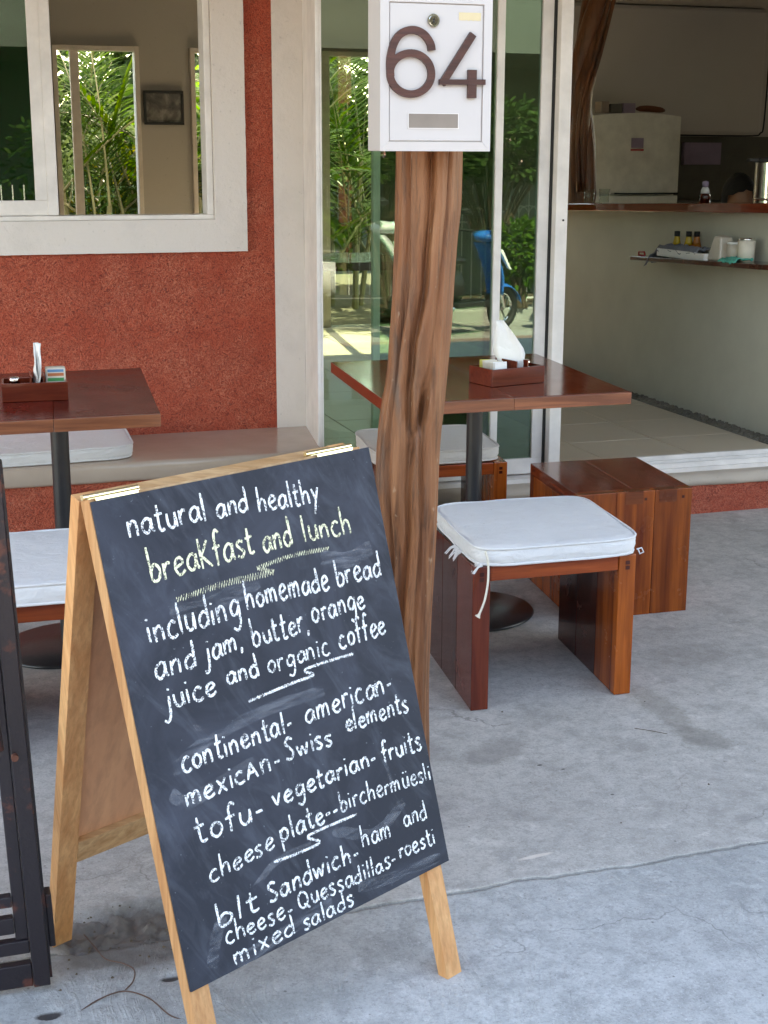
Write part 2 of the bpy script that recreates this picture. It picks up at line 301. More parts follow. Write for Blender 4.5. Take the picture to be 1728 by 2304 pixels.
# ------------------------------------------------------------------ mesh helpers
class MB:
    def __init__(s): s.v = []; s.f = []; s.mi = []
    def add(s, vs, fs, mi=0):
        b = len(s.v); s.v += [tuple(p) for p in vs]; s.f += [tuple(i + b for i in f) for f in fs]; s.mi += [mi] * len(fs); return s
    def box(s, x0, y0, z0, x1, y1, z1, T=None, mi=0):
        P = [(x0, y0, z0), (x1, y0, z0), (x1, y1, z0), (x0, y1, z0), (x0, y0, z1), (x1, y0, z1), (x1, y1, z1), (x0, y1, z1)]
        if T: P = [T(*p) for p in P]
        return s.add(P, [(0, 3, 2, 1), (4, 5, 6, 7), (0, 1, 5, 4), (1, 2, 6, 5), (2, 3, 7, 6), (3, 0, 4, 7)], mi)
    def hexa(s, P, mi=0): return s.add(P, [(0, 3, 2, 1), (4, 5, 6, 7), (0, 1, 5, 4), (1, 2, 6, 5), (2, 3, 7, 6), (3, 0, 4, 7)], mi)
    def tube(s, pts, r, n=8, cap=True, closed=False, mi=0):
        pts = [Vector(p) for p in pts]; m = len(pts); b = []
        prev = None
        for i, p in enumerate(pts):
            if closed: t = (pts[(i + 1) % m] - pts[i - 1])
            else: t = pts[min(i + 1, m - 1)] - pts[max(i - 1, 0)]
            t = t.normalized() if t.length > 0 else Vector((0, 0, 1))
            if prev is None: a = Vector((0, 0, 1)) if abs(t.z) < .9 else Vector((1, 0, 0)); u = t.cross(a).normalized()
            else: u = (prev - t * prev.dot(t)).normalized()
            prev = u; w_ = t.cross(u); rr = r[i] if isinstance(r, (list, tuple)) else r
            for k in range(n): a = 2 * pi * k / n; b.append(p + (u * cos(a) + w_ * sin(a)) * rr)
        fs = []
        for i in range(m if closed else m - 1):
            j = (i + 1) % m
            for k in range(n): fs.append((i * n + k, i * n + (k + 1) % n, j * n + (k + 1) % n, j * n + k))
        if cap and not closed: fs += [tuple(range(n - 1, -1, -1)), tuple(range((m - 1) * n, m * n))]
        return s.add(b, fs, mi)
    def lathe(s, cx, cy, prof, n=24, T=None, mi=0):
        b = []
        for (r, z) in prof:
            for k in range(n):
                a = 2 * pi * k / n; p = (cx + r * cos(a), cy + r * sin(a), z); b.append(T(*p) if T else p)
        m = len(prof); fs = []
        for i in range(m - 1):
            for k in range(n): fs.append((i * n + k, i * n + (k + 1) % n, (i + 1) * n + (k + 1) % n, (i + 1) * n + k))
        fs += [tuple(range(n - 1, -1, -1)), tuple(range((m - 1) * n, m * n))]
        return s.add(b, fs, mi)
    def leaf(s, p, d, n_, L, W, bend=0., seg=2):
        d = d.normalized(); sd_ = d.cross(n_)
        if sd_.length < 1e-3: sd_ = d.cross(Vector((.3, .5, .7)))
        sd_.normalize(); nn = sd_.cross(d)
        if seg == 1:
            return s.add([p, p + d * L * .45 + sd_ * W, p + d * L - nn * bend * L, p + d * L * .45 - sd_ * W], [(0, 1, 2, 3)])
        a = p + d * L * .35 - nn * bend * L * .1; b = p + d * L * .72 - nn * bend * L * .45; c = p + d * L * .95 - nn * bend * L
        return s.add([p, a + sd_ * W, b + sd_ * W * .8, c, b - sd_ * W * .8, a - sd_ * W], [(0, 1, 2, 4, 5), (2, 3, 4)])
    def build(s, name, mat, parent=None, world=False, smooth=False, bevel=0, auto=None):
        me = bpy.data.meshes.new(name)
        vs = s.v
        if world and parent is not None:
            o_ = parent.matrix_world_loc if hasattr(parent, 'matrix_world_loc') else worldloc(parent)
            vs = [(p[0] - o_.x, p[1] - o_.y, p[2] - o_.z) for p in vs]
        me.from_pydata(vs, [], s.f); me.validate(); me.update()
        mats = mat if isinstance(mat, (list, tuple)) else [mat]
        for m_ in mats: me.materials.append(MAT[m_] if isinstance(m_, str) else m_)
        if len(mats) > 1 and len(me.polygons) == len(s.mi): me.polygons.foreach_set('material_index', s.mi)
        if smooth: me.polygons.foreach_set('use_smooth', [abs(p_.normal.z) > .6 for p_ in me.polygons] if smooth == 'top' else [True] * len(me.polygons))
        ob = bpy.data.objects.new(name, me); COL.objects.link(ob)
        if parent is not None: ob.parent = parent
        if bevel:
            b = ob.modifiers.new('bevel', 'BEVEL'); b.width = bevel; b.segments = 2; b.limit_method = 'ANGLE'; b.angle_limit = R(40)
            b.harden_normals = False
        return ob
def worldloc(o):
    v = Vector(o.location); p = o.parent
    while p is not None: v = v + Vector(p.location); p = p.parent
    return v
def tag(o, label=None, cat=None, group=None, kind=None):
    if label: o['label'] = label
    if cat: o['category'] = cat
    if group: o['group'] = group
    if kind: o['kind'] = kind
    return o
def thing(name, label, cat, loc=(0, 0, 0), rz=0, group=None, kind=None):
    o = bpy.data.objects.new(name, None); COL.objects.link(o); o.location = loc; o.rotation_euler = (0, 0, rz)
    o.empty_display_size = .1
    return tag(o, label, cat, group, kind)
def copy_tree(o, parent=None):
    c = o.copy(); COL.objects.link(c); c.parent = parent
    for ch in list(o.children): copy_tree(ch, c)
    return c
def grid_surface(fn, nu, nv, closed_u=False):
    vs = [fn(i / (nu if closed_u else nu - 1), j / (nv - 1)) for j in range(nv) for i in range(nu)]
    fs = []
    for j in range(nv - 1):
        for i in range(nu if closed_u else nu - 1):
            k = (i + 1) % nu; fs.append((j * nu + i, j * nu + k, (j + 1) * nu + k, (j + 1) * nu + i))
    return vs, fs
def catmull(P, k=4):
    P = [Vector(p) for p in P]
    if len(P) < 3: return P
    Q = [P[0] * 2 - P[1]] + P + [P[-1] * 2 - P[-2]]; out = []
    for i in range(1, len(Q) - 2):
        a, b, c, d = Q[i - 1:i + 3]
        for j in range(k):
            t = j / k
            out.append(.5 * ((2 * b) + (c - a) * t + (2 * a - 5 * b + 4 * c - d) * t * t + (3 * b - a - 3 * c + d) * t ** 3))
    out.append(P[-1]); return out
def nz(x, y=0, z=0): return noise.noise(Vector((x, y, z)))

# ================================================================== GROUND
def sheet(x0, y0, x1, y1, nx, ny, zf):
    vs = [(x0 + (x1 - x0) * i / nx, y0 + (y1 - y0) * j / ny, zf(x0 + (x1 - x0) * i / nx, y0 + (y1 - y0) * j / ny)) for j in range(ny + 1) for i in range(nx + 1)]
    fs = [(j * (nx + 1) + i, j * (nx + 1) + i + 1, (j + 1) * (nx + 1) + i + 1, (j + 1) * (nx + 1) + i) for j in range(ny) for i in range(nx)]
    return vs, fs
mb = MB(); mb.box(-150, -150, -.6, 150, 150, -.3)
tag(mb.build('ground', 'soil'), kind='structure')
# slab edge (crack) line and the crumbled patch near the gate
def crack_y(x): return 2.412 + .012 * nz(x * 2.1, 3) + .010 * nz(x * 8, 8) + .005 * nz(x * 29, 2)
def inpatch(x, y):
    d = sqrt(((x - .30) / .15) ** 2 + ((y - 2.445) / .115) ** 2) + .35 * nz(x * 9, y * 9, 4)
    return max(0, min(1, (1.05 - d) * 5))
def zslab(x, y):
    z = .0015 * nz(x * 2, y * 2)
    p = inpatch(x, y)
    z -= p * (.016 + .014 * nz(x * 38, y * 38, 7) + .009 * nz(x * 100, y * 100))
    return z
mb = MB()
# detail slab near the crack
nx = 420; xs = [-.4 + 2.9 * i / nx for i in range(nx + 1)]; vs = []; fs = []; ny = 60
for j in range(ny + 1):
    for x in xs:
        y = crack_y(x) + (2.80 - crack_y(x)) * (j / ny) ** 1.15
        z = zslab(x, y)
        if j == 0: z -= .002 * (.5 + nz(x * 22, 5))
        vs.append((x, y, z))
for j in range(ny):
    for i in range(nx): a = j * (nx + 1) + i; fs.append((a, a + 1, a + nx + 2, a + nx + 1))
vs += [(x, crack_y(x), -.06) for x in xs]
b0 = (ny + 1) * (nx + 1)
for i in range(nx): fs.append((b0 + i, b0 + i + 1, i + 1, i))
mb.add(vs, fs)
v2, f2 = sheet(2.5, 2.40, 9, 5.05, 40, 30, zslab); mb.add(v2, f2); v2, f2 = sheet(-9, 2.40, -.4, 5.05, 40, 30, zslab); mb.add(v2, f2)
v2, f2 = sheet(-.4, 2.80, 2.5, 5.05, 40, 40, zslab); mb.add(v2, f2)
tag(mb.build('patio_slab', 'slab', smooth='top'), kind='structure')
mb = MB()
vs = []; fs = []; ny = 70
for j in range(ny + 1):
    for x in xs:
        y1 = crack_y(x) - .0036 - .004 * max(-.6, nz(x * 9, 1)) - .002 * nz(x * 40, 1)
        y = y1 + (1.3 - y1) * (j / ny) ** 1.3
        z = -.0015 + .0015 * nz(x * 2, y * 2, 5) - .8 * inpatch(x, y) * (.006 + .006 * nz(x * 50, y * 50, 3))
        for (px_, py_, rx, ry) in ((.124, 2.222, .022, .010), (.337, 2.272, .019, .010)):
            q = ((x - px_) / rx) ** 2 + ((y - py_) / ry) ** 2
            z -= .010 * math.exp(-q * 1.6)
        if j == 0: z -= .035
        vs.append((x, y, z))
for j in range(ny):
    for i in range(nx): a = j * (nx + 1) + i; fs.append((a, a + nx + 1, a + nx + 2, a + 1))
mb.add(vs, fs)
v2, f2 = sheet(-.4, -.30, 2.5, 1.30, 20, 20, lambda x, y: -.0015); mb.add(v2, f2)
v2, f2 = sheet(2.5, -.3, 12, 2.405, 30, 20, lambda x, y: -.0015); mb.add(v2, f2); v2, f2 = sheet(-9, -.3, -.4, 2.405, 30, 20, lambda x, y: -.0015); mb.add(v2, f2)
tag(mb.build('street_apron', 'apron', smooth='top'), kind='structure')
mb = MB(); mb.box(-30, -1.45, -.3, 40, -.32, -.13); tag(mb.build('pavement', 'gravelp'), kind='structure')
mb = MB(); mb.box(-30, -2.75, -.3, 40, -1.55, -.15); tag(mb.build('road', 'road'), kind='structure')
mb = MB(); mb.box(-30, -1.55, -.3, 40, -1.45, -.22); tag(mb.build('gutter', 'kerb'), kind='structure')
mb = MB(); mb.box(-30, -3.0, -.3, 40, -2.75, -.03); tag(mb.build('kerb', 'kerb', bevel=.015), kind='structure')
mb = MB(); mb.box(-10, 10.2, -.3, 16, 22, .1); tag(mb.build('garden_bed', 'soil'), kind='structure')

# ================================================================== CAFE BUILDING
B = thing('cafe_building', 'red and white cafe front with sliding window, glass door and open serving room', 'building', (0, 5.5, 0))
BL = Vector((0, 5.5, 0))
def bpart(name, mat, mb, bevel=0, smooth=False, parent=None, label=None):
    o = mb.build(name, mat, parent or B, world=True, bevel=bevel, smooth=smooth)
    if label: o['label'] = label
    return o
# red wall (three pieces round the window opening as one mesh)
ww = MB()
ww.box(-4, 5.5, 0, 1.316, 5.66, 1.165); ww.box(1.085, 5.5, 1.165, 1.316, 5.66, 2.6); ww.box(-4, 5.5, 1.165, -.9, 5.66, 2.6); ww.box(-.9, 5.5, 2.45, 1.085, 5.66, 2.6)
bpart('stucco_wall', 'stucco', ww)
# white window surround, proud of the wall, slightly wavy edges
su = MB()
def wavy_band(x0, z0, x1, z1, y0, y1, n=60, amp=.0015):
    horiz = (x1 - x0) > (z1 - z0); P = []
    for i in range(n + 1):
        t = i / n
        if horiz:
            x = x0 + (x1 - x0) * t; za = z0 + amp * nz(x * 30, z0); zb = z1
            P += [(x, y0, za), (x, y0, zb), (x, y1, zb), (x, y1, za)]
        else:
            z = z0 + (z1 - z0) * t; xa = x0; xb = x1 + amp * nz(z * 30, x1)
            P += [(xa, y0, z), (xb, y0, z), (xb, y1, z), (xa, y1, z)]
    F = []
    for i in range(n):
        for k in range(4): F.append((i * 4 + k, i * 4 + (k + 1) % 4, (i + 1) * 4 + (k + 1) % 4, (i + 1) * 4 + k))
    F += [(0, 3, 2, 1), (n * 4, n * 4 + 1, n * 4 + 2, n * 4 + 3)]
    su.add(P, F)
wavy_band(-1.02, 1.045, 1.206, 1.165, 5.475, 5.62); wavy_band(1.085, 1.165, 1.206, 2.58, 5.475, 5.62, 90); wavy_band(-1.02, 1.165, -.9, 2.58, 5.475, 5.62)
bpart('window_surround', 'white', su)
# white pier and the return beside the door
pr = MB()
pr.hexa([(1.316, 5.494, .30), (1.437, 5.494, .30), (1.437, 5.66, .30), (1.316, 5.66, .30), (1.316, 5.494, 2.6), (1.437, 5.494, 2.6), (1.437, 5.66, 2.6), (1.316, 5.66, 2.6)])
bpart('pier', 'white', pr)
jm = MB()
jm.hexa([(1.372, 5.085, .10), (1.386, 5.085, .10), (1.46, 5.494, .10), (1.433, 5.4935, .10), (1.372, 5.085, 2.6), (1.386, 5.085, 2.6), (1.46, 5.4935, 2.6), (1.433, 5.4935, 2.6)])
bpart('door_reveal', 'frame', jm, .002)
ck = MB(); P_ = []
for i in range(61):
    z = .356 + 2.2 * i / 60; o_ = .0012 * nz(z * 9, 3); w_ = .0008 + .0010 * max(0, nz(z * 5, 9) + .3)
    P_ += [(1.4335 + o_ - w_, 5.4915, z), (1.4335 + o_ + w_, 5.4915, z)]
ck.add(P_, [(2 * i, 2 * i + 1, 2 * i + 3, 2 * i + 2) for i in range(60)]); bpart('joint_crack', 'wire', ck)
# window: fixed frame, sliding sash
wf = MB(); wf.box(-.9, 5.50, 1.165, 1.085, 5.60, 1.182); wf.box(1.060, 5.502, 1.1825, 1.085, 5.60, 2.45); wf.box(-.9, 5.50, 1.182, -.87, 5.60, 2.45); wf.box(-.87, 5.502, 2.42, 1.06, 5.60, 2.45)
wobj = bpart('window_frame', 'frame', wf, .002)
sh = MB(); sh.box(-.5, 5.53, 1.183, .513, 5.552, 1.237); sh.box(.432, 5.5295, 1.237, .475, 5.5525, 2.42); sh.box(.475, 5.524, 1.1835, .513, 5.558, 2.42); sh.box(-.5, 5.53, 1.2375, -.45, 5.552, 2.42)
sob = bpart('window_sash', 'frame', sh, .002)
gp = MB(); gp.box(-.45, 5.538, 1.237, .432, 5.544, 2.42); gob = gp.build('window_pane', 'glassC', sob, world=True)
# interior shell
it = MB(); it.box(-4, 10, .2, 0.93, 10.15, 2.6); it.box(1.49, 10, .2, 1.83, 10.15, 2.6); it.box(.93, 10, 2.09, 1.49, 10.15, 2.6); it.box(1.83, 10, 2.09, 3.15, 10.15, 2.6); it.box(3.15, 10, .2, 6.9, 10.15, 2.6); it.box(6.9, 10, .2, 8.6, 10.15, 1.0); it.box(6.9, 10, 2.2, 8.6, 10.15, 2.6); it.box(8.6, 10, .2, 9, 10.15, 2.6)  # gap at the right end added out of view to light the kitchen
it.v = it.v; bpart('back_wall', 'whitewall', it)
# left part of the back wall is a wide sliding opening too
sw = MB(); sw.box(-4.15, 5.5, -.1, -4, 10.15, 2.6); bpart('side_wall', 'whitewall', sw); sw = MB(); sw.box(8.85, 5.1, -.1, 9, 10, 2.6); bpart('side_wall', 'whitewall', sw)
fwl = MB(); fwl.box(4.45, 5.1, 0, 8.85, 5.3, 2.6); bpart('front_wall', 'white', fwl)
cl = MB(); cl.box(-4.1, 5.55, 2.46, 8.9, 10.1, 2.58); cl.box(1.39, 5.16, 2.461, 8.9, 5.55, 2.58); bpart('ceiling', 'ceil', cl)
uf = MB(); uf.box(-4.15, 5.1, 2.6, 9, 10.2, 6.2); bpart('shade_storey', 'white', uf)  # storey out of view, added; its height sets where the shadow ends
ph = MB(); ph.box(-4.15, 1.9, 2.62, 9, 5.1, 2.78); bpart('porch_roof', 'ceil', ph, .01)
lt = MB(); lt.box(1.372, 5.06, 2.35, 4.45, 5.16, 2.6); bpart('door_lintel', 'frame', lt)
# back openings: frames, sashes, panes
def back_window(x0, x1, mull, lab):
    f = MB(); f.box(x0, 9.96, .2, x0 + .03, 10.06, 2.09); f.box(x1 - .03, 9.96, .2, x1, 10.06, 2.09); f.box(x0 + .03, 9.962, 2.06, x1 - .03, 10.06, 2.09)
    o = bpart('garden_door_frame', 'frame', f, .002)
    for m_ in mull:
        k = MB(); k.box(m_, 9.99, .2, m_ + .057, 10.03, 2.06); k.build('stile', 'frame', o, world=True, bevel=.002)
    g = MB(); g.box(x0 + .03, 10.008, .2, x1 - .03, 10.013, 2.06); g.build('pane', 'glassD', o, world=True)
back_window(.93, 1.49, [1.043], 'a'); back_window(1.83, 3.15, [2.33, 2.74], 'b')
# sliding glass door
def door_leaf(name, x0, x1, yc, sl, sr, mat, zb=.186, zt=2.35, rail=.062):
    f = MB(); f.box(x0, yc - .014, zb, x1, yc + .014, zb + rail)
    f.box(x0, yc - .0145, zb + rail, x0 + sl, yc + .0145, zt); f.box(x1 - sr, yc - .0145, zb + rail, x1, yc + .0145, zt)
    f.box(x0 + sl, yc - .014, zt - .05, x1 - sr, yc + .014, zt)
    o = bpart(name, 'frame', f, .002)
    g = MB(); g.box(x0 + sl, yc - .003, zb + rail, x1 - sr, yc + .003, zt - .05); g.build('glass_pane', mat, o, world=True)
    return o
door_leaf('sliding_door', 1.387, 2.0845, 5.100, .008, .0285, 'glassA')
door_leaf('sliding_door', 1.597, 2.292, 5.140, .027, .044, 'glassB')
je = MB(); je.box(2.302, 5.082, .186, 2.350, 5.158, 2.35); bpart('door_jamb', 'frame', je, .002)
js = MB(); js.box(2.2925, 5.12, .186, 2.3018, 5.15, 2.35); bpart('door_seal', 'rubber', js)
lk = MB(); lk.tube([(2.332, 5.0815, 1.165), (2.332, 5.079, 1.165)], .004, 12); bpart('keyhole', 'rubber', lk)
rl = MB(); rl.box(1.387, 5.06, .163, 4.45, 5.17, .180); rl.box(2.35, 5.075, .180, 4.45, 5.083, .2); rl.box(2.35, 5.11, .180, 4.45, 5.118, .205); rl.box(2.35, 5.15, .180, 4.45, 5.17, .216)
bpart('door_track', 'frame', rl, .001)
# threshold, rounded and worn
th = MB()
def ledge(u, v):
    x = 1.39 + 3.1 * u; a = v * pi / 2
    prof = [(5.02, .112), (5.003, .117), (4.995, .130), (4.997, .148), (5.012, .160), (5.03, .1635), (5.08, .1635)]
    k = v * (len(prof) - 1); i = min(int(k), len(prof) - 2); t = k - i
    y = prof[i][0] * (1 - t) + prof[i + 1][0] * t; z = prof[i][1] * (1 - t) + prof[i + 1][1] * t
    return (x, y + .004 * nz(x * 5, v * 3) + .002 * nz(x * 22, v * 4), z + .0025 * nz(x * 7, v * 2, 3) - (.012 * max(0, nz(x * 3.1, 2)) if v > .5 else 0))
a_, b_ = grid_surface(ledge, 160, 13); th.add(a_, b_); bpart('threshold', 'ledge', th, smooth=True)
rs = MB()
a_, b_ = grid_surface(lambda u, v: (1.2 + 3.4 * u, 5.010 + .003 * nz(u * 30, v * 2), -.01 + .135 * v), 60, 3); rs.add(a_, b_); bpart('red_plinth', 'stucco', rs)
# interior floor with tiles
fl = MB(); fl.box(-4, 5.17, -.1, 9, 10.2, .195)
fo = fl.build('interior_floor', 'grout'); tag(fo, kind='structure')
tm = MB(); tm.box(.002, .002, 0, .403, .403, .0085); t0 = None
k = 0
for j in range(12):
    for i in range(5):
        if t0 is None: t0 = tm.build('tile', 'tile', fo, bevel=.0015); t = t0
        else: t = t0.copy(); COL.objects.link(t)
        t.location = (1.4 + i * .405 + (j % 2) * .0, 5.172 + j * .405, .1925 + .0008 * random.random()); k += 1
# pebble strip
pb = MB()
for i in range(1300):
    x = 3.432 + random.random() * .09; y = 5.2 + random.random() * 2.45
    r = .006 + random.random() * .009; a0 = random.random() * 6; q = r * (.6 + random.random() * .5)
    P = [(x + r * cos(a0 + t_), y + q * sin(a0 + t_), .196 + .001) for t_ in (0, 1.05, 2.1, 3.14, 4.2, 5.2)]
    T_ = [(x + .6 * r * cos(a0 + t_), y + .6 * q * sin(a0 + t_), .196 + r * .7) for t_ in (0, 1.05, 2.1, 3.14, 4.2, 5.2)]
    pb.add(P + T_, [(q_, (q_ + 1) % 6, 6 + (q_ + 1) % 6, 6 + q_) for q_ in range(6)] + [tuple(range(6, 12))])
tag(pb.build('pebbles', 'pebble'), 'strip of dark pebbles along the foot of the counter', 'pebbles', kind='stuff')

# ================================================================== BENCH
bn = thing('masonry_bench', 'built-in bench with pale polished top and red plinth under the window', 'bench', (0, 5.2, 0))
k = MB()
def btop(u, v):
    x = -3 + 4.375 * u
    prof = [(5.5, .354), (5.02, .354), (5.004, .351), (4.998, .342), (4.998, .295), (5.006, .284), (5.03, .2835)]
    kk = v * 6; i = min(int(kk), 5); t = kk - i
    y = prof[i][0] * (1 - t) + prof[i + 1][0] * t; z = prof[i][1] * (1 - t) + prof[i + 1][1] * t
    xx = x if u < .999 else 1.372 + (y - 5.085) * .149
    return (min(xx, 1.372 + max(0, y - 5.085) * .149), y + (.002 * nz(x * 9, v * 5) if v > .1 else 0), z + .0012 * nz(x * 8, v * 4, 2))
a_, b_ = grid_surface(btop, 200, 13); k.add(a_, b_)
k.add([(1.372, 5.0, 0), (1.372, 5.085, 0), (1.372, 5.085, .354), (1.372, 5.0, .354)], [(0, 1, 2, 3)])
k.build('bench_top', 'benchtop', bn, world=True, smooth=True)
k = MB(); k.box(-3, 5.016, -.02, 1.37, 5.5, .286); k.build('bench_plinth', 'stucco', bn, world=True)

# ================================================================== SERVING COUNTER AND KITCHEN
ct = thing('serving_counter', 'pale green counter wall with a thick dark wooden bar top', 'counter', (3.6, 6.5, .2))
k = MB(); k.hexa([(3.525, 5.3, .19), (3.68, 5.3, .19), (3.68, 7.64, .19), (3.525, 7.64, .19), (3.525, 5.3, 1.172), (3.68, 5.3, 1.172), (3.68, 7.64, 1.102), (3.525, 7.64, 1.102)]); k.build('counter_wall', 'counter', ct, world=True)
k = MB()
def bar(u, v):
    y = 5.2 + 2.6 * u; zc = 1.196 - .031 * (y - 5.2); hh = (.0215 - .003 * u) + .002 * nz(y * 6)
    xs_ = [3.44, 3.44, 3.82, 3.82][int(v * 3.999)]; zz = [zc - hh, zc + hh, zc + hh, zc - hh][int(v * 3.999)]
    return (xs_ + (.006 * nz(y * 4, 1) if xs_ < 3.5 else 0), y, zz)
P_ = []; F_ = []; n_ = 40
for i in range(n_ + 1):
    for v in (.1, .3, .6, .9): P_.append(bar(i / n_, v))
for i in range(n_):
    for q in range(4): F_.append((i * 4 + q, i * 4 + (q + 1) % 4, i * 4 + 4 + (q + 1) % 4, i * 4 + 4 + q))
F_ += [(0, 1, 2, 3), (n_ * 4 + 3, n_ * 4 + 2, n_ * 4 + 1, n_ * 4)]
k.add(P_, F_); k.build('bar_top', 'mahogy', ct, world=True, bevel=.003)
def barz(y): return 1.196 - .031 * (y - 5.2) + .0215
k = MB(); k.hexa([(3.33, 5.2, .947), (3.525, 5.2, .947), (3.525, 6.52, .903), (3.36, 6.52, .903), (3.33, 5.2, .969), (3.525, 5.2, .969), (3.525, 6.52, .922), (3.36, 6.52, .922)])
k.build('shelf', 'darkleg', ct, world=True, bevel=.002)
def shz(y): return .969 - (y - 5.2) * .0356
def lathe_thing(name, label, cat, x, y, z, parts, group=None):
    t = thing(name, label, cat, (x, y, z), 0, group)
    for (pn, prof, mat) in parts:
        q = MB(); q.lathe(0, 0, prof, 20); q.build(pn, mat, t, smooth=True)
    return t
for i, (y, lb, mt) in enumerate(((6.26, 'dark capped sauce bottle at the left of three on the shelf', 'juice'), (6.17, 'middle sauce bottle of the three on the shelf', 'juice'), (6.115, 'amber sauce bottle nearest the white tray on the shelf', 'orange'))):
    lathe_thing('sauce_bottle', lb, 'bottle', 3.47 + .012 * i, y, shz(y), [
        ('bottle_body', [(.0, 0), (.022, 0), (.023, .045), (.021, .06)], 'orange'), ('bottle_neck', [(.021, .06), (.017, .075), (.013, .095), (.012, .10)], mt), ('cap', [(.0135, .098), (.0135, .122), (.0, .1225)], 'rubber')], 'sauce bottles on the shelf')
t = thing('food_tray', 'white plastic tray on the shelf with a grey cloth over it', 'tray', (3.42, 6.0, shz(6.0)))
k = MB(); k.box(-.055, -.18, 0, .055, .26, .004); k.box(-.055, -.18, .004, -.051, .26, .036); k.box(.051, -.18, .004, .055, .26, .036); k.box(-.051, -.18, .004, .051, -.176, .036); k.box(-.051, .256, .004, .051, .26, .036)
k.build('tray_body', 'paper', t, bevel=.002)
k = MB()
a_, b_ = grid_surface(lambda u, v: (3.365 + .11 * v - (.012 if u > .85 else 0), 5.90 + .46 * u + .02 * nz(v * 3, 4), shz(6) + .046 + .012 * nz(u * 6, v * 5) + .016 * nz(u * 14, v * 9, 3) - (.0 if v > .12 else .02) - (max(0, u - .80) * .42)), 40, 18)
k.add(a_, b_); o = k.build('tea_towel', 'greycloth', None, smooth=True); tag(o, 'crumpled grey cloth hanging off the tray on the shelf', 'cloth')
o.modifiers.new('thick', 'SOLIDIFY').thickness = .003
t = thing('plastic_jar', 'slanted cream plastic pot on the shelf beside the tray', 'pot', (3.42, 5.76, shz(5.76)))
k = MB(); k.hexa([(-.04, -.05, 0), (.04, -.05, 0), (.04, .065, 0), (-.04, .065, 0), (-.03, -.035, .105), (.03, -.035, .105), (.03, .022, .11), (-.03, .022, .11)]); k.build('pot_body', 'plastic', t, bevel=.008)
lathe_thing('lidded_tub', 'round cream tub with pale lid on the shelf', 'tub', 3.43, 5.665, shz(5.665), [('tub_body', [(0, 0), (.034, 0), (.037, .075), (.0, .076)], 'plastic'), ('lid', [(.038, .075), (.039, .083), (0, .084)], 'paper')])
lathe_thing('shelf_jar', 'wide jar with a metal lid at the right end of the shelf', 'jar', 3.43, 5.575, shz(5.575), [('jar_body', [(0, 0), (.036, 0), (.038, .09), (.0, .091)], 'kraft'), ('lid', [(.034, .09), (.034, .102), (0, .103)], 'steel')])
k = MB(); a_, b_ = grid_surface(lambda u, v: (3.335 + .1 * v, 5.52 + .13 * u, shz(5.6) + .008 + .012 * (nz(u * 7, v * 5) + .4) - (.012 if v < .15 else 0)), 24, 10); k.add(a_, b_)
o = k.build('dish_cloth', 'teal', None, smooth=True); tag(o, 'small teal cloth at the right end of the shelf', 'cloth'); o.modifiers.new('thick', 'SOLIDIFY').thickness = .004
t = thing('red_clip', 'small red clip on the left end of the shelf', 'clip', (3.40, 6.44, shz(6.44)))
k = MB(); k.tube([(-.02, -.03, .004), (-.02, .03, .004), (-.018, .032, .02), (-.018, -.025, .022), (-.02, -.035, .008)], .0045, 8); k.build('clip_loop', 'red', t, smooth=True)
for (x, y, lb, g) in ((3.62, 7.55, 'clear drinking glass nearest the twisted trunk on the bar', .03), (3.64, 7.40, 'clear drinking glass beside a lime lid on the bar', .03)):
    t = thing('drinking_glass', lb, 'glass', (x, y, barz(y)), 0, 'drinking glasses on the bar')
    k = MB(); k.lathe(0, 0, [(0, 0), (.026, 0), (.031, .075), (.028, .075), (.024, .006), (0, .006)], 20); k.build('glass_body', 'glassD', t, smooth=True)
lathe_thing('dark_bottle', 'dark bottle with a pale cap standing on the bar by the fridge', 'bottle', 3.70, 6.42, barz(6.42), [('bottle_body', [(0, 0), (.026, 0), (.027, .03), (.022, .045)], 'darkleg'), ('label_band', [(.0222, .045), (.02, .06), (.013, .075)], 'paper'), ('cap', [(.013, .075), (.015, .085), (.015, .10), (0, .105)], 'sticker')])
t = thing('steel_canister', 'tall polished steel canister with a black lid on the bar', 'canister', (3.66, 5.80, barz(5.8)))
k = MB(); k.lathe(0, 0, [(0, 0), (.062, 0), (.062, .175), (0, .176)], 40); k.build('canister_body', 'steel', t, smooth=False)
k = MB(); k.lathe(0, 0, [(.064, .176), (.064, .19), (.03, .198), (0, .2)], 32); k.box(-.11, -.012, .18, -.05, .012, .192); k.build('lid', 'rubber', t)
k = MB(); k.lathe(0, 0, [(.0625, .01), (.0645, .015), (.0625, .02)], 40); k.build('rim', 'chrome', t)
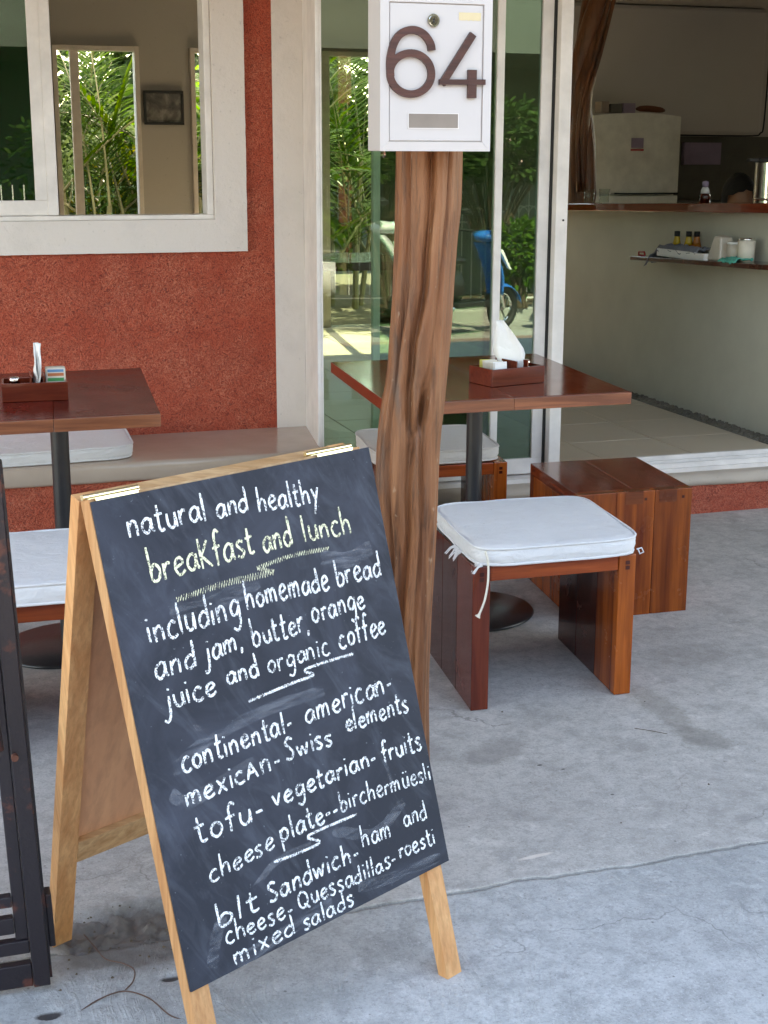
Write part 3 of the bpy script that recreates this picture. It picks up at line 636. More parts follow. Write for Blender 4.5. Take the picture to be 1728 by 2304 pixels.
# fridge
t = thing('refrigerator', 'white refrigerator with a small sticker against the kitchen wall', 'fridge', (4.75, 9.5, .2))
k = MB(); k.box(4.42, 9.25, .2, 5.09, 9.85, 1.665); k.build('cabinet', 'fridge', t, world=True, bevel=.02)
def fdoor(z0, z1, dome):
    n1 = 24; P = []; F = []
    for j in range(9):
        for i in range(n1 + 1):
            u = i / n1; x = 4.425 + .66 * u; y = 9.2 - .03 * (1 - (2 * u - 1) ** 2) ; z = z0 + (z1 - z0) * j / 8
            if j == 8: z += dome * (1 - (2 * u - 1) ** 2)
            P.append((x, y, z))
    for j in range(8):
        for i in range(n1): a = j * (n1 + 1) + i; F.append((a, a + 1, a + n1 + 2, a + n1 + 1))
    b1 = len(P)
    P += [(p[0], 9.245, p[2]) for p in P[-(n1 + 1):]]; F += [(8 * (n1 + 1) + i, 8 * (n1 + 1) + i + 1, b1 + i + 1, b1 + i) for i in range(n1)]
    b2 = len(P); P += [(p[0], 9.245, p[2]) for p in P[:n1 + 1]]; F += [(i + 1, i, b2 + i, b2 + i + 1) for i in range(n1)]
    for q in (0, n1):
        b3 = len(P); P += [(P[q][0], 9.245, z0), (P[q][0], 9.245, z1)]; F.append((q, 8 * (n1 + 1) + q, b3 + 1, b3))
    m = MB(); m.add(P, F); return m
fdoor(1.155, 1.665, .02).build('freezer_door', 'fridge', t, world=True, smooth=False)
fdoor(.25, 1.135, 0).build('fridge_door', 'fridge', t, world=True)
k = MB(); k.box(4.695, 9.160, 1.455, 4.785, 9.166, 1.52, mi=0); k.build('sticker', 'sticker', t, world=True)
k = MB(); k.box(4.692, 9.159, 1.435, 4.788, 9.165, 1.447); k.build('sticker', 'red', t, world=True)
k = MB(); k.box(4.60, 9.158, 1.146, 5.07, 9.20, 1.155); k.build('handle_gap', 'rubber', t, world=True)
for i, (x0, x1, h, mt, lb, nm) in enumerate(((4.50, 4.56, .075, 'greytin', 'grey carton at the left end on top of the fridge', 'carton'), (4.575, 4.66, .06, 'dark', 'dark carton in the middle on top of the fridge', 'carton'), (4.67, 4.76, .065, 'sticker', 'pale lilac carton on top of the fridge', 'carton'))):
    k = MB(); k.box(x0, 9.25, 1.686, x1, 9.35, 1.686 + h); o = k.build(nm, mt, None, bevel=.003); tag(o, lb, 'carton', 'cartons on the fridge')
k = MB(); k.tube(catmull([(4.78, 9.28, 1.715), (4.86, 9.28, 1.718), (4.94, 9.28, 1.712), (5.0, 9.28, 1.706)], 3), [.008, .018, .021, .022, .022, .022, .021, .02, .016, .008], 10)
o = k.build('loaf', 'bread', None, smooth=True); tag(o, 'long dark brown loaf lying on the fridge', 'bread')
# hood panel over the kitchen niche
t = thing('kitchen_cupboard', 'large plain cupboard over the dark kitchen niche beside the fridge', 'cupboard', (5.3, 9.8, 1.5))
k = MB(); k.box(3.9, 9.82, 1.55, 6.11, 9.995, 2.455); k.build('panel', 'whitewall', t, world=True, bevel=.03)
k = MB(); k.tube(catmull([(5.12, 9.805, 1.555), (5.6, 9.805, 1.55), (6.02, 9.805, 1.55), (6.09, 9.805, 1.57), (6.115, 9.805, 1.63), (6.125, 9.805, 2.0), (6.13, 9.805, 2.2), (6.17, 9.805, 2.32), (6.26, 9.805, 2.36)], 5), .006, 6); k.build('cable', 'rubber', t, world=True, smooth=True)
t = thing('kitchen_worktop', 'dark kitchen worktop with splashback under the cupboard', 'worktop', (6, 9.7, .2))
k = MB(); k.box(5.12, 9.5, .2, 8.6, 9.99, 1.08); k.build('worktop', 'dark', t, world=True); k = MB(); k.box(5.12, 9.975, 1.08, 8.6, 9.994, 1.545); k.build('splashback', 'dark', t, world=True)
k = MB(); k.box(5.53, 9.93, 1.34, 5.84, 9.97, 1.50); k.build('wall_shelf', 'sticker', t, world=True)
# twisted trunk post
tp = thing('twisted_trunk_post', 'dark oiled twisted trunk post at the end of the counter', 'post', (3.70, 7.85, .19))
cx = [(.2, 3.705), (.6, 3.695), (.875, 3.687), (1.18, 3.725), (1.40, 3.70), (1.53, 3.69), (1.77, 3.678), (1.92, 3.70), (2.1, 3.735), (2.25, 3.765), (2.5, 3.83)]
def interp(tab, z):
    for (a, b), (c, d) in zip(tab, tab[1:]):
        if z <= c: return b + (d - b) * max(0, (z - a)) / (c - a)
    return tab[-1][1]
for s_, (ph0, tw, rr, off) in enumerate(((0, 3.2, .055, .030), (2.1, 3.2, .050, .034), (4.2, 3.2, .048, .036))):
    k = MB(); pts = []; rad = []
    for i in range(60):
        z = .19 + 2.28 * i / 59; a = ph0 + tw * (z - .2) * 1.0
        pts.append((interp(cx, z) + off * cos(a), 7.85 + off * sin(a), z)); rad.append(rr * (1 + .18 * nz(z * 3, s_ * 5)))
    k.tube(pts, rad, 18); k.build('trunk_strand', 'vine', tp, world=True, smooth=True)
for s_ in range(2):
    k = MB(); k.tube(catmull([(3.66 + .03 * s_, 7.78, 1.2), (3.64 + .02 * s_, 7.76, 1.6), (3.73 + .03 * s_, 7.77, 1.95), (3.82 + .03 * s_, 7.78, 2.3), (3.86 + .03 * s_, 7.78, 2.46)], 6), .013, 8); k.build('vine', 'vine', tp, world=True, smooth=True)

# picture on the back wall
t = thing('framed_picture', 'small black-framed dark photograph on the back wall between the garden doors', 'picture', (1.645, 9.99, 1.70))
k = MB(); x0, x1, z0, z1 = 1.512, 1.780, 1.595, 1.815
k.box(x0, 9.97, z0, x1, 9.995, z0 + .018); k.box(x0, 9.97, z1 - .018, x1, 9.995, z1); k.box(x0, 9.9705, z0 + .018, x0 + .018, 9.995, z1 - .018); k.box(x1 - .018, 9.9705, z0 + .018, x1, 9.995, z1 - .018)
k.build('frame', 'pic', t, world=True, bevel=.002)
k = MB(); k.box(x0 + .018, 9.982, z0 + .018, x1 - .018, 9.988, z1 - .018); k.build('print', 'photo', t, world=True)

# indoor furniture seen through the glass
t = thing('indoor_table', 'dark wooden table inside the room behind the glass door', 'table', (2.15, 7.1, .2))
k = MB(); k.box(-.42, -.35, .66, .35, .35, .70); k.build('tabletop', 'darkleg', t, bevel=.003)
for sx, sy in ((-.36, -.3), (.27, -.3), (-.36, .26), (.27, .26)):
    k = MB(); k.box(sx, sy, 0, sx + .055, sy + .055, .66); k.build('leg', 'darkleg', t)

# ================================================================== PERSON seated in the kitchen
P0 = thing('person', 'person with short black hair seated behind the bar', 'person', (4.86, 8.05, .13))
def skinbody(name, verts, edges, mat, parent, sub=2):
    me = bpy.data.meshes.new(name); me.from_pydata([v[:3] for v in verts], edges, []); o = bpy.data.objects.new(name, me); COL.objects.link(o); o.parent = parent
    s_ = o.modifiers.new('skin', 'SKIN'); me.skin_vertices or None
    for i, v in enumerate(verts): me.skin_vertices[0].data[i].radius = (v[3], v[3] * (v[4] if len(v) > 4 else 1))
    me.skin_vertices[0].data[0].use_root = True
    ss = o.modifiers.new('sub', 'SUBSURF'); ss.levels = sub; ss.render_levels = sub; me.materials.append(MAT[mat]); me.polygons.foreach_set('use_smooth', []); s_.use_smooth_shade = True
    return o
try:
    skinbody('body', [(0, 0, .42, .13, .9), (0, 0, .60, .12, .9), (0, -.01, .78, .14, .75), (0, -.02, .86, .06), (0, -.03, .93, .055),
                      (-.15, 0, .80, .05), (-.21, -.03, .56, .04), (-.16, -.24, .50, .03), (.15, 0, .80, .05), (.21, -.03, .56, .04), (.16, -.24, .50, .03),
                      (-.1, -.05, .42, .08), (-.12, -.42, .42, .06), (-.12, -.40, .05, .045), (.1, -.05, .42, .08), (.12, -.42, .42, .06), (.12, -.40, .05, .045), (-.12, -.52, .03, .035), (.12, -.52, .03, .035)],
             [(0, 1), (1, 2), (2, 3), (3, 4), (2, 5), (5, 6), (6, 7), (2, 8), (8, 9), (9, 10), (0, 11), (11, 12), (12, 13), (0, 14), (14, 15), (15, 16), (13, 17), (16, 18)], 'shirt', P0)
except Exception as e: print('skin', e)
k = MB()
def headf(u, v):
    a = u * 2 * pi; b = (v - .5) * pi; r = cos(b)
    x = .078 * r * cos(a); y = -.03 + .095 * r * sin(a); z = 1.02 + .125 * sin(b)
    if sin(a) < 0:
        e_ = abs(cos(a))
        y -= .018 * math.exp(-((z - 1.0) / .018) ** 2) * (e_ < .2)
        y += .010 * math.exp(-((z - 1.035) / .012) ** 2) * (.25 < e_ < .6)
    return (x, y, z)
a_, b_ = grid_surface(headf, 40, 26, True); k.add(a_, b_)
for sx in (-1, 1): k.lathe(sx * .081, -.025, [(0, .99), (.012, 1.0), (.014, 1.02), (.01, 1.04), (0, 1.045)], 8)
k.build('head', 'skin', P0, smooth=True)
k = MB()
def hairf(u, v):
    a = u * 2 * pi; b0_ = -.45 if sin(a) > -.2 else (.02 + .26 * max(0, -sin(a)) ** 2 + .10 * nz(cos(a) * 9, 3)); b = b0_ + v * (pi / 2 - b0_); r = cos(b)
    j = 1 + .05 * nz(cos(a) * 6, sin(a) * 6, v * 8)
    return (.098 * j * r * cos(a), -.022 + .116 * j * r * sin(a), 1.03 + .142 * j * sin(b))
a_, b_ = grid_surface(hairf, 40, 16, True); k.add(a_, b_); k.build('hair', 'hair', P0, smooth=True)
t = thing('kitchen_stool', 'low dark stool under the person behind the bar', 'stool', (4.86, 8.1, .2))
k = MB(); k.box(-.17, -.15, .27, .17, .17, .30); k.build('seat', 'darkleg', t)
for sx in (-.15, .11):
    for sy in (-.13, .11): k = MB(); k.box(sx, sy, 0, sx + .04, sy + .04, .27); k.build('leg', 'darkleg', t)

# ================================================================== FURNITURE
SK = R(2.6)
def frame_T(yawd):
    ax = (cos(SK), sin(SK)); ay = (sin(SK), cos(SK))
    return lambda x, y, z: (x * ax[0] + y * ay[0], x * ax[1] + y * ay[1], z)
def cushion(name, label, loc, rz, W, D, H_, mat='canvas', group=None, sag=.0, ties=True, fringe=False):
    t = thing(name, label, 'cushion', loc, rz, group); T = frame_T(0)
    nu = 72; prof = [(0., .15, 0), (.02, .55, 1), (.12, .93, 1), (.3, 1.0, 1), (.7, 1.0, 1), (.88, .955, 1), (.95, .80, 1), (1.0, .45, 1), (1.02, 0, 1)]
    prof = [(.0, 0.), (.0, .6), (.0, .93), (.10, .985), (.3, 1.0), (.55, 1.005), (.78, 1.0), (.86, .992), (.93, .955), (.97, .82), (1.01, .5), (1.03, .25), (1.03, .0)]
    def se(a, sx, sy, e=8.):
        c, s_ = cos(a), sin(a)
        r = (abs(c) ** e + abs(s_) ** e) ** (-1 / e); return sx * r * c, sy * r * s_
    def fn(u, v):
        a = u * 2 * pi; kk = v * (len(prof) - 1); i = min(int(kk), len(prof) - 2); q = kk - i
        zf = prof[i][0] * (1 - q) + prof[i + 1][0] * q; rf = prof[i][1] * (1 - q) + prof[i + 1][1] * q
        x, y = se(a, W / 2 * rf, D / 2 * rf)
        side = 1 if .1 < v < .6 else 0
        wob = 1 + side * .012 * nz(cos(a) * 9, sin(a) * 9, v * 14 + loc[0])
        z = zf * H_ + (.005 * nz(x * 7, y * 7, 1 + loc[0]) + .0025 * nz(x * 26, y * 14, 1 + loc[0])) * (v > .5) - sag * max(0, .3 - rf) * (v > .5)
        return T(W / 2 + x * wob, D / 2 + y * wob, z + side * .004 * nz(x * 22, y * 22, 2))
    k = MB(); a_, b_ = grid_surface(fn, nu, 34, True); k.add(a_, b_); k.build('cushion_cover', mat, t, smooth=True)
    for zf, rf in ((.865, 1.0), (.08, .985)):
        k = MB(); pts = []
        for i in range(nu):
            a = 2 * pi * i / nu; x, y = se(a, W / 2 * rf, D / 2 * rf); pts.append(T(W / 2 + x, D / 2 + y, zf * H_ + .003 * nz(x * 9, y * 9, 1)))
        k.tube(pts, .0038, 7, closed=True); k.build('piping', mat, t, smooth=True)
    if ties:
        k = MB(); x0, y0 = W * .055, D * .02
        pts = catmull([T(x0, y0, H_ * .8), T(x0 + .004, y0 - .012, H_ * .3), T(x0 + .002, y0 - .022, -.03), T(x0 - .008, y0 - .03, -.075), T(x0 - .022, y0 - .034, -.108), T(x0 - .028, y0 - .034, -.118)], 5)
        n = len(pts); k.tube(pts, [.0028] * (n - 5) + [.0035, .0045, .006, .007, .0075], 8); k.build('tie', 'kraft', t, smooth=True)
    if fringe:
        for fx_, fy_, sg in ((.04, .02, 1), (-.0, .30, 2)):
            k = MB()
            for q in range(9):
                a = random.uniform(2.6, 4.2); L = random.uniform(.015, .035)
                p = Vector(T(W * fx_, D * fy_ + q * .004 * sg, .006)); k.tube([p, p + Vector((cos(a) * L * .5, sin(a) * L * .3, -.006)), p + Vector((cos(a) * L, sin(a) * L * .5, -.022))], [.003, .002, .001], 5)
            k.build('torn_fringe', mat, t)
        k = MB(); p = Vector(T(W * .985, D * .06, .01)); k.tube([p, p + Vector((.012, -.004, .004)), p + Vector((.018, -.004, -.008)), p + Vector((.008, -.004, -.012)), p + Vector((.004, 0, 0))], .002, 6); k.build('tie', mat, t)
    return t
def stool(name, label, loc, rz, W, D, H_, th_=.048, group=None, left='red', topboards=False, hollow=True):
    t = thing(name, label, 'stool', loc, rz, group); T = frame_T(0); tt = .042
    for s_, x0 in ((0, 0), (1, W - th_)):
        n = 3
        for i in range(n):
            k = MB(); k.box(x0, D * i / n + (.0006 if i else 0), 0, x0 + th_, D * (i + 1) / n, H_ - (0 if not s_ else .0), T); k.build('side_plank', ('darkleg' if i else ('amber' if (s_ or left != 'red') else 'redleg')), t, bevel=.0025)
    n = 3
    for i in range(n):
        k = MB(); k.box(th_ + .0004, (.004 if i == 0 else D * i / n + .0006), H_ - tt, W - th_ - .0004, D * (i + 1) / n, H_ - .001, T); k.build('seat_plank', 'amberx', t, bevel=.0025)
    for s_, x0 in ((0, th_ * .5), (1, W - th_ * .5)):
        for i in range(2):
            k = MB(); p = T(x0, -.0008, H_ - .035 - .02 * 0); k.box(x0 - .006 + (i - .5) * .012 * 0, -.0012, H_ - .040 + .014 * i, x0 + .006, .004, H_ - .030 + .014 * i, T); k.build('peg', 'darkleg', t)
    return t
stool('low_stool', 'varnished wooden bench stool with white cushion in front of the table', (1.289, 3.284, 0), R(-3.5), .455, .475, .388)
cushion('seat_cushion', 'white piped seat cushion with torn fringe on the front stool', (1.290, 3.262, .389), R(-3.5), .462, .50, .054, fringe=True)
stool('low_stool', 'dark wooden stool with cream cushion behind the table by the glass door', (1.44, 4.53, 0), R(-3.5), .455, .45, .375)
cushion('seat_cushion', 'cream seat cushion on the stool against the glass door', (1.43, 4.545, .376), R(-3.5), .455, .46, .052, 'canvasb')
stool('low_stool', 'wooden stool with white cushion partly hidden behind the chalkboard', (.0, 3.30, 0), R(-3.5), .455, .48, .385)
cushion('seat_cushion', 'white cushion on the stool between the gate and the chalkboard', (.0, 3.285, .386), R(-3.5), .46, .50, .060, ties=False)
t = cushion('bench_cushion', 'long white cushion lying on the built-in bench behind the left table', (.05, 5.01, .356), R(0), .64, .42, .052, 'canvas', ties=False)

# block stool (solid box of planks)
bs = thing('block_stool', 'box shaped varnished stool of thick planks without a cushion', 'stool', (1.862, 3.888, 0), R(-3.6)); T = frame_T(0)
W_, D_, H_ = .388, .485, .40
for i in range(2):
    k = MB(); k.box(W_ * i / 2 + (.0008 if i else 0), .0366, H_ - .036, W_ * (i + 1) / 2, D_, H_, T); k.build('top_plank', 'mahogy', bs, bevel=.002)
xs_ = [0, .10, .165, .275, .325, W_]; xs_ = [0, .13, .26, W_]
for i in range(3):
    k = MB(); k.box(xs_[i] + (.0007 if i else 0), .001, 0, xs_[i + 1], .036, H_, T); k.build('front_plank', 'amber', bs, bevel=.0018)
for x in (.16, .275):
    k = MB(); k.box(x, -.0002, H_ - .040, x + .060, .0363, H_ + .0004, T); k.build('tenon', 'tenon', bs)
for x in (.225, .353):
    k = MB(); k.box(x, -.0004, H_ - .030, x + .008, .005, H_ - .022, T); k.build('peg', 'darkleg', bs)
k = MB(); k.box(.0, .0365, 0, .036, D_ - .037, H_ - .0365, T); k.build('side_panel', 'amber', bs, bevel=.002)
k = MB(); k.box(W_ - .036, .0365, 0, W_, D_ - .037, H_ - .0365, T); k.build('side_panel', 'amber', bs, bevel=.002)
k = MB(); k.box(0, D_ - .0365, 0, W_, D_, H_ - .0365, T); k.build('back_panel', 'darkleg', bs, bevel=.002)

def table(name, label, loc, rz, W, D, px_, py_, H_=.75, th_=.034, topm='mahogy', npl=2):
    t = thing(name, label, 'table', loc, rz); T = frame_T(0)
    for i in range(npl):
        k = MB(); k.box(W * i / npl + (.0006 if i else 0), .012, H_ - th_, W * (i + 1) / npl, D, H_, T); k.build('top_plank', topm, t, bevel=.0015)
    for i in range(npl):
        k = MB(); k.box(W * i / npl + (.0006 if i else 0), 0, H_ - th_ + .0002, W * (i + 1) / npl, .0115, H_ - .0006, T); k.build('edge_strip', 'edge', t, bevel=.0015)
    k = MB(); k.lathe(px_, py_, [(0, H_ - th_ - .006), (.09, H_ - th_ - .006), (.09, H_ - th_ - .0005), (0, H_ - th_ - .0005)], 24, T); k.build('mount_plate', 'blacksteel', t)
    k = MB(); k.lathe(px_, py_, [(0, .012), (.0255, .012), (.0255, H_ - th_ - .006), (0, H_ - th_ - .006)], 32, T); k.build('pole', 'blacksteel', t, smooth=False)
    k = MB(); k.lathe(px_, py_, [(.0, .0), (.20, .0), (.203, .004), (.198, .010), (.06, .016), (.03, .019), (0, .019)], 64, T); k.build('base_disc', 'blacksteel', t, smooth=True)
    return t
table('cafe_table', 'glossy mahogany table on a black pedestal behind the trunk post', (1.186, 3.652, 0), R(-2.2), .722, .845, .372, .415)
table('cafe_table', 'dark mahogany table on a black pedestal at the left under the window', (.03, 3.69, 0), R(-2.4), .545, .85, .285, .43, topm='mahogl')

# caddies
def caddy(label, loc, rz, L=.19, D=.118, H_=.050, div=(.09, .13)):
    t = thing('condiment_caddy', label, 'caddy', loc, rz); th_ = .007
    for nm, b in (('side', (0, 0, 0, L, th_, H_)), ('side', (0, D - th_, 0, L, D, H_)), ('end', (0, th_, 0, th_, D - th_, H_)), ('end', (L - th_, th_, 0, L, D - th_, H_)), ('base', (th_, th_, 0, L - th_, D - th_, .005))):
        k = MB(); k.box(*b); k.build(nm, 'mahog', t, bevel=.001)
    for d in div:
        k = MB(); k.box(d, th_, .005, d + .005, D - th_, H_ + .018); k.build('divider', 'mahog', t, bevel=.001)
    return t
def rel(loc, rz, x, y): return (loc[0] + x * cos(rz) - y * sin(rz), loc[1] + x * sin(rz) + y * cos(rz))
cl_, cr_ = (1.560, 3.850, .7508), R(14)
caddy('reddish wooden condiment caddy on the glossy table behind the post', cl_, cr_)
def napkins(label, loc, rz, flip=1, HT=.175):
    t = thing('napkin_stack', label, 'napkins', loc, rz)
    for q in range(4):
        k = MB(); o_ = q * .0035 - .005
        def f(u, v):
            # square napkin folded: pointed top
            zz = v * HT; wv = .024 + .022 * min(v, .5) / .5 if v < .5 else .046 * (1 - (v - .5) / .5 * .95)
            x = (u - .5) * 2 * wv + (.030 * v * v * flip) + .006 * q * flip * v
            y = o_ + .006 * sin(u * 3 + q) * v + .004 * nz(u * 3, v * 4, q)
            return (y * .9 + .012 * sin(v * 2.2 + q * .5) * (u - .3) * 1.2, x, zz)
        a_, b_ = grid_surface(f, 9, 12); k.add(a_, b_); o = k.build('napkin', 'paper', t, smooth=True)
        so = o.modifiers.new('t', 'SOLIDIFY'); so.thickness = .0012
    return t
p = rel(cl_, cr_, .112, .055); napkins('folded white paper napkins standing in the caddy behind the post', (p[0], p[1], .7565), R(58), 1)
pkt = MB(); pkt.box(0, -.0012, 0, .045, .0012, .062)
def packets(loc, rz, n, x0, y0, cols, lab, step):
    for i in range(n):
        mt = cols[i % len(cols)]; x, y = rel(loc, rz, x0, y0 + i * step)
        t = pkt.build('sugar_packet', mt, None, bevel=.0006); t.location = (x, y, loc[2] + .0052); t.rotation_euler = (R(random.uniform(-8, -2)), R(random.uniform(-3, 3)), rz + R(random.uniform(-5, 5)))
        tag(t, lab[i % len(lab)], 'packet', 'sugar packets in the caddy behind the post')
packets(cl_, cr_, 8, .022, .016, ['paper', 'paper', 'kraft', 'kraft', 'kraft', 'kraft', 'sugar', 'sugar'],
        ['frontmost white sugar packet in the caddy behind the post', 'second white sugar packet behind the frontmost in the caddy', 'frontmost cream sugar packet right behind the white ones', 'second cream sugar packet behind the white ones in the caddy', 'third cream sugar packet in the caddy behind the post', 'last cream sugar packet just before the yellow ones', 'yellow sugar packet next to the cream ones in the caddy', 'rearmost yellow sugar packet in the caddy'], .0115)
def shaker(label, x, y, z):
    t = thing('salt_shaker', label, 'shaker', (x, y, z))
    k = MB(); k.lathe(0, 0, [(0, 0), (.013, 0), (.0135, .035), (.012, .042)], 18); k.build('shaker_body', 'glassD', t, smooth=True)
    k = MB(); k.lathe(0, 0, [(0, .002), (.0115, .002), (.0115, .034), (0, .034)], 14); k.build('salt', 'paper', t, smooth=True)
    k = MB(); k.lathe(0, 0, [(.0138, .040), (.0142, .054), (.011, .059), (0, .060)], 18); k.build('metal_cap', 'steel', t, smooth=True)
p = rel(cl_, cr_, .155, .05); shaker('small glass salt shaker with metal cap in the caddy behind the post', p[0], p[1], .7562)
c2, r_2 = (.195, 3.985, .7508), R(-3)
caddy('dark wooden condiment caddy on the left table', c2, r_2, .175, .11, .050, (.075, .11))
p = rel(c2, r_2, .092, .055); napkins('upright folded white napkins in the caddy on the left table', (p[0], p[1], .7565), R(8), -1, .15)
p = rel(c2, r_2, .035, .03); shaker('glass salt shaker with metal cap in the caddy on the left table', p[0], p[1], .7562)
p = rel(c2, r_2, .118, .045)
t = thing('tea_bag_box', 'small stack of colourful printed packets in the caddy on the left table', 'packets', (p[0], p[1], .7562), r_2)
k = MB(); k.box(0, 0, 0, .054, .035, .078); k.build('packet_stack', 'kraft', t, bevel=.004)
for z0, z1, mt in ((.055, .063, 'orangeprint'), (.041, .050, 'greenprint'), (.066, .073, 'blueprint')):
    k = MB(); k.box(.006, -.0008, z0, .049, 0, z1); k.build('print_band', mt, t)
k = MB(); k.box(.024, -.0008, .018, .038, 0, .038); k.build('print_band', 'sugar', t)
k = MB(); k.box(.030, -.0016, .024, .036, -.0008, .032); k.build('print_spot', 'orangeprint', t)

# ================================================================== TRUNK POST
pt = thing('trunk_post', 'gnarled brown tree trunk post carrying the letter box', 'post', (.96, 2.76, 0))
LE = [(0, .835), (.15, .85), (.35, .862), (.55, .868), (.70, .862), (.84, .866), (.95, .876), (1.05, .884), (1.12, .886), (1.25, .888), (1.4, .903), (1.7, .905), (2.7, .90)]
LE = [(0, .850), (.10, .865), (.25, .872), (.45, .874), (.60, .872), (.72, .862), (.828, .866), (.90, .874), (.97, .888), (1.10, .897), (1.22, .902), (1.4, .906), (1.7, .905), (2.7, .90)]
RE = [(0, .99), (.10, .985), (.20, .982), (.30, .981), (.45, .984), (.60, .990), (.70, .994), (.80, .998), (.85, 1.001), (.90, 1.008), (.98, 1.014), (1.06, 1.020), (1.15, 1.024), (1.25, 1.030), (1.30, 1.036), (1.4, 1.038), (1.7, 1.04), (2.7, 1.03)]
def smooth_interp(tab, z):
    return (interp(tab, z - .02) + interp(tab, z) + interp(tab, z + .02)) / 3
k = MB(); NA, NZ = 150, 330; P_ = []
def groove(d, w_): return math.exp(-(d / w_) ** 2)
def gpos(tab, z): return interp(tab, z)
# angular positions (0 = towards viewer, negative = left) of grooves by height
G1 = [(0, -.1), (.25, -.25), (.5, -.12), (.66, .08), (.78, .02), (.85, .0), (.95, -.28), (1.05, -.22), (1.15, .05), (1.3, .12), (1.7, .0), (2.7, .1)]
G2 = [(0, .5), (.3, .3), (.5, .42), (.66, .55), (.75, .5), (.84, .48), (.9, .42), (1.0, .5), (1.2, .62), (1.4, .7), (2.7, .6)]
G3 = [(0, -.9), (.4, -.7), (.6, -.55), (.8, -.75), (1.0, -.8), (1.15, -.62), (1.4, -.75), (2.7, -.7)]
for j in range(NZ + 1):
    z = 2.62 * j / NZ
    l, r_ = smooth_interp(LE, z), smooth_interp(RE, z); cxp = (l + r_) / 2; rad = (r_ - l) / 2
    for i in range(NA):
        a = 2 * pi * i / NA
        view = atan2(sin(a), cos(a))      # 0 faces the viewer (-Y turned a little)
        f = 1 + .05 * nz(cos(a) * 1.6, sin(a) * 1.6, z * 1.5) + .05 * nz(cos(a) * 4, sin(a) * 4, z * 2.2) + .018 * nz(cos(a) * 12, sin(a) * 12, z * 4)
        f += .028 * (1 - abs(nz(cos(a) * 3.5, sin(a) * 3.5, z * 1.4)) * 3.2) + .012 * (1 - abs(nz(cos(a) * 11, sin(a) * 11, z * 1.6)) * 4)
        f -= .34 * groove(view - gpos(G1, z), .11 + .04 * nz(z * 4)) * (.75 + .5 * nz(z * 3, 7))
        f -= .20 * groove(view - gpos(G2, z), .09) * (.8 + .6 * nz(z * 3, 9))
        f -= .20 * groove(view - gpos(G3, z), .10)
        f += .10 * groove(view - gpos(G1, z) - .26, .15) + .07 * groove(view - gpos(G1, z) + .28, .15)
        # hollow knot
        f -= .42 * groove(view - .30, .10) * groove(z - .905, .055) + .25 * groove(view - .16, .12) * groove(z - .83, .06)
        f += .08 * groove(view - .52, .1) * groove(z - .9, .1)
        f -= .10 * groove(view + .05, .2) * groove(z - 1.2, .12)
        ang = -pi / 2 + view - .335
        P_.append((cxp + rad * .95 * f * cos(ang), 2.75 + rad * .95 * f * sin(ang), z))
F_ = [(j * NA + i, j * NA + (i + 1) % NA, (j + 1) * NA + (i + 1) % NA, (j + 1) * NA + i) for j in range(NZ) for i in range(NA)]
k.add(P_, F_); k.build('trunk', 'post', pt, world=True, smooth=True)

# letter box
mbx = thing('letter_box', 'cream enamel letter box numbered 64 fixed to the trunk post', 'letter box', (.93, 2.65, 1.41))
X0, X1, Z0, Z1, YF = .823, 1.039, 1.408, 1.735, 2.600
k = MB(); k.box(X0, YF + .004, Z0, X1, 2.676, Z1); k.build('box_body', 'mbox', mbx, world=True, bevel=.002)
k = MB(); bw = .0165
k.hexa([(X0, YF, Z0), (X1, YF, Z0), (X1, YF + .006, Z0), (X0, YF + .006, Z0), (X0 + bw, YF - .001, Z0 + bw), (X1 - bw, YF - .001, Z0 + bw), (X1 - bw, YF + .006, Z0 + bw), (X0 + bw, YF + .006, Z0 + bw)])
k.hexa([(X0, YF, Z0), (X0 + bw, YF - .001, Z0 + bw + .0005), (X0 + bw, YF + .006, Z0 + bw), (X0, YF + .006, Z0), (X0, YF, Z1), (X0 + bw, YF - .001, Z1), (X0 + bw, YF + .006, Z1), (X0, YF + .006, Z1)])
k.hexa([(X1 - bw, YF - .001, Z0 + bw + .0005), (X1, YF, Z0), (X1, YF + .006, Z0), (X1 - bw, YF + .006, Z0 + bw), (X1 - bw, YF - .001, Z1), (X1, YF, Z1), (X1, YF + .006, Z1), (X1 - bw, YF + .006, Z1)])
k.box(X0 + bw, YF - .0012, 1.668, X1 - bw, YF + .006, 1.684); k.build('rim_frame', 'mbox', mbx, world=True)
DX0, DX1 = X0 + bw + .0018, X1 - bw - .0018
k = MB(); k.box(DX0, YF + .001, Z0 + bw + .002, DX1, YF + .005, 1.6665); k.build('door_panel', 'mbox', mbx, world=True, bevel=.001)
yd = YF + .001
def q2(zx, zy):   # reading position on the door -> metres
    px_ = 640 + .3858 * zx; py_ = .3858 * zy
    return X0 + (px_ - 855) * .000874, 1.408 + (340 - py_) * .000770
num = thing('house_number', 'n', None)
bpy.data.objects.remove(num)
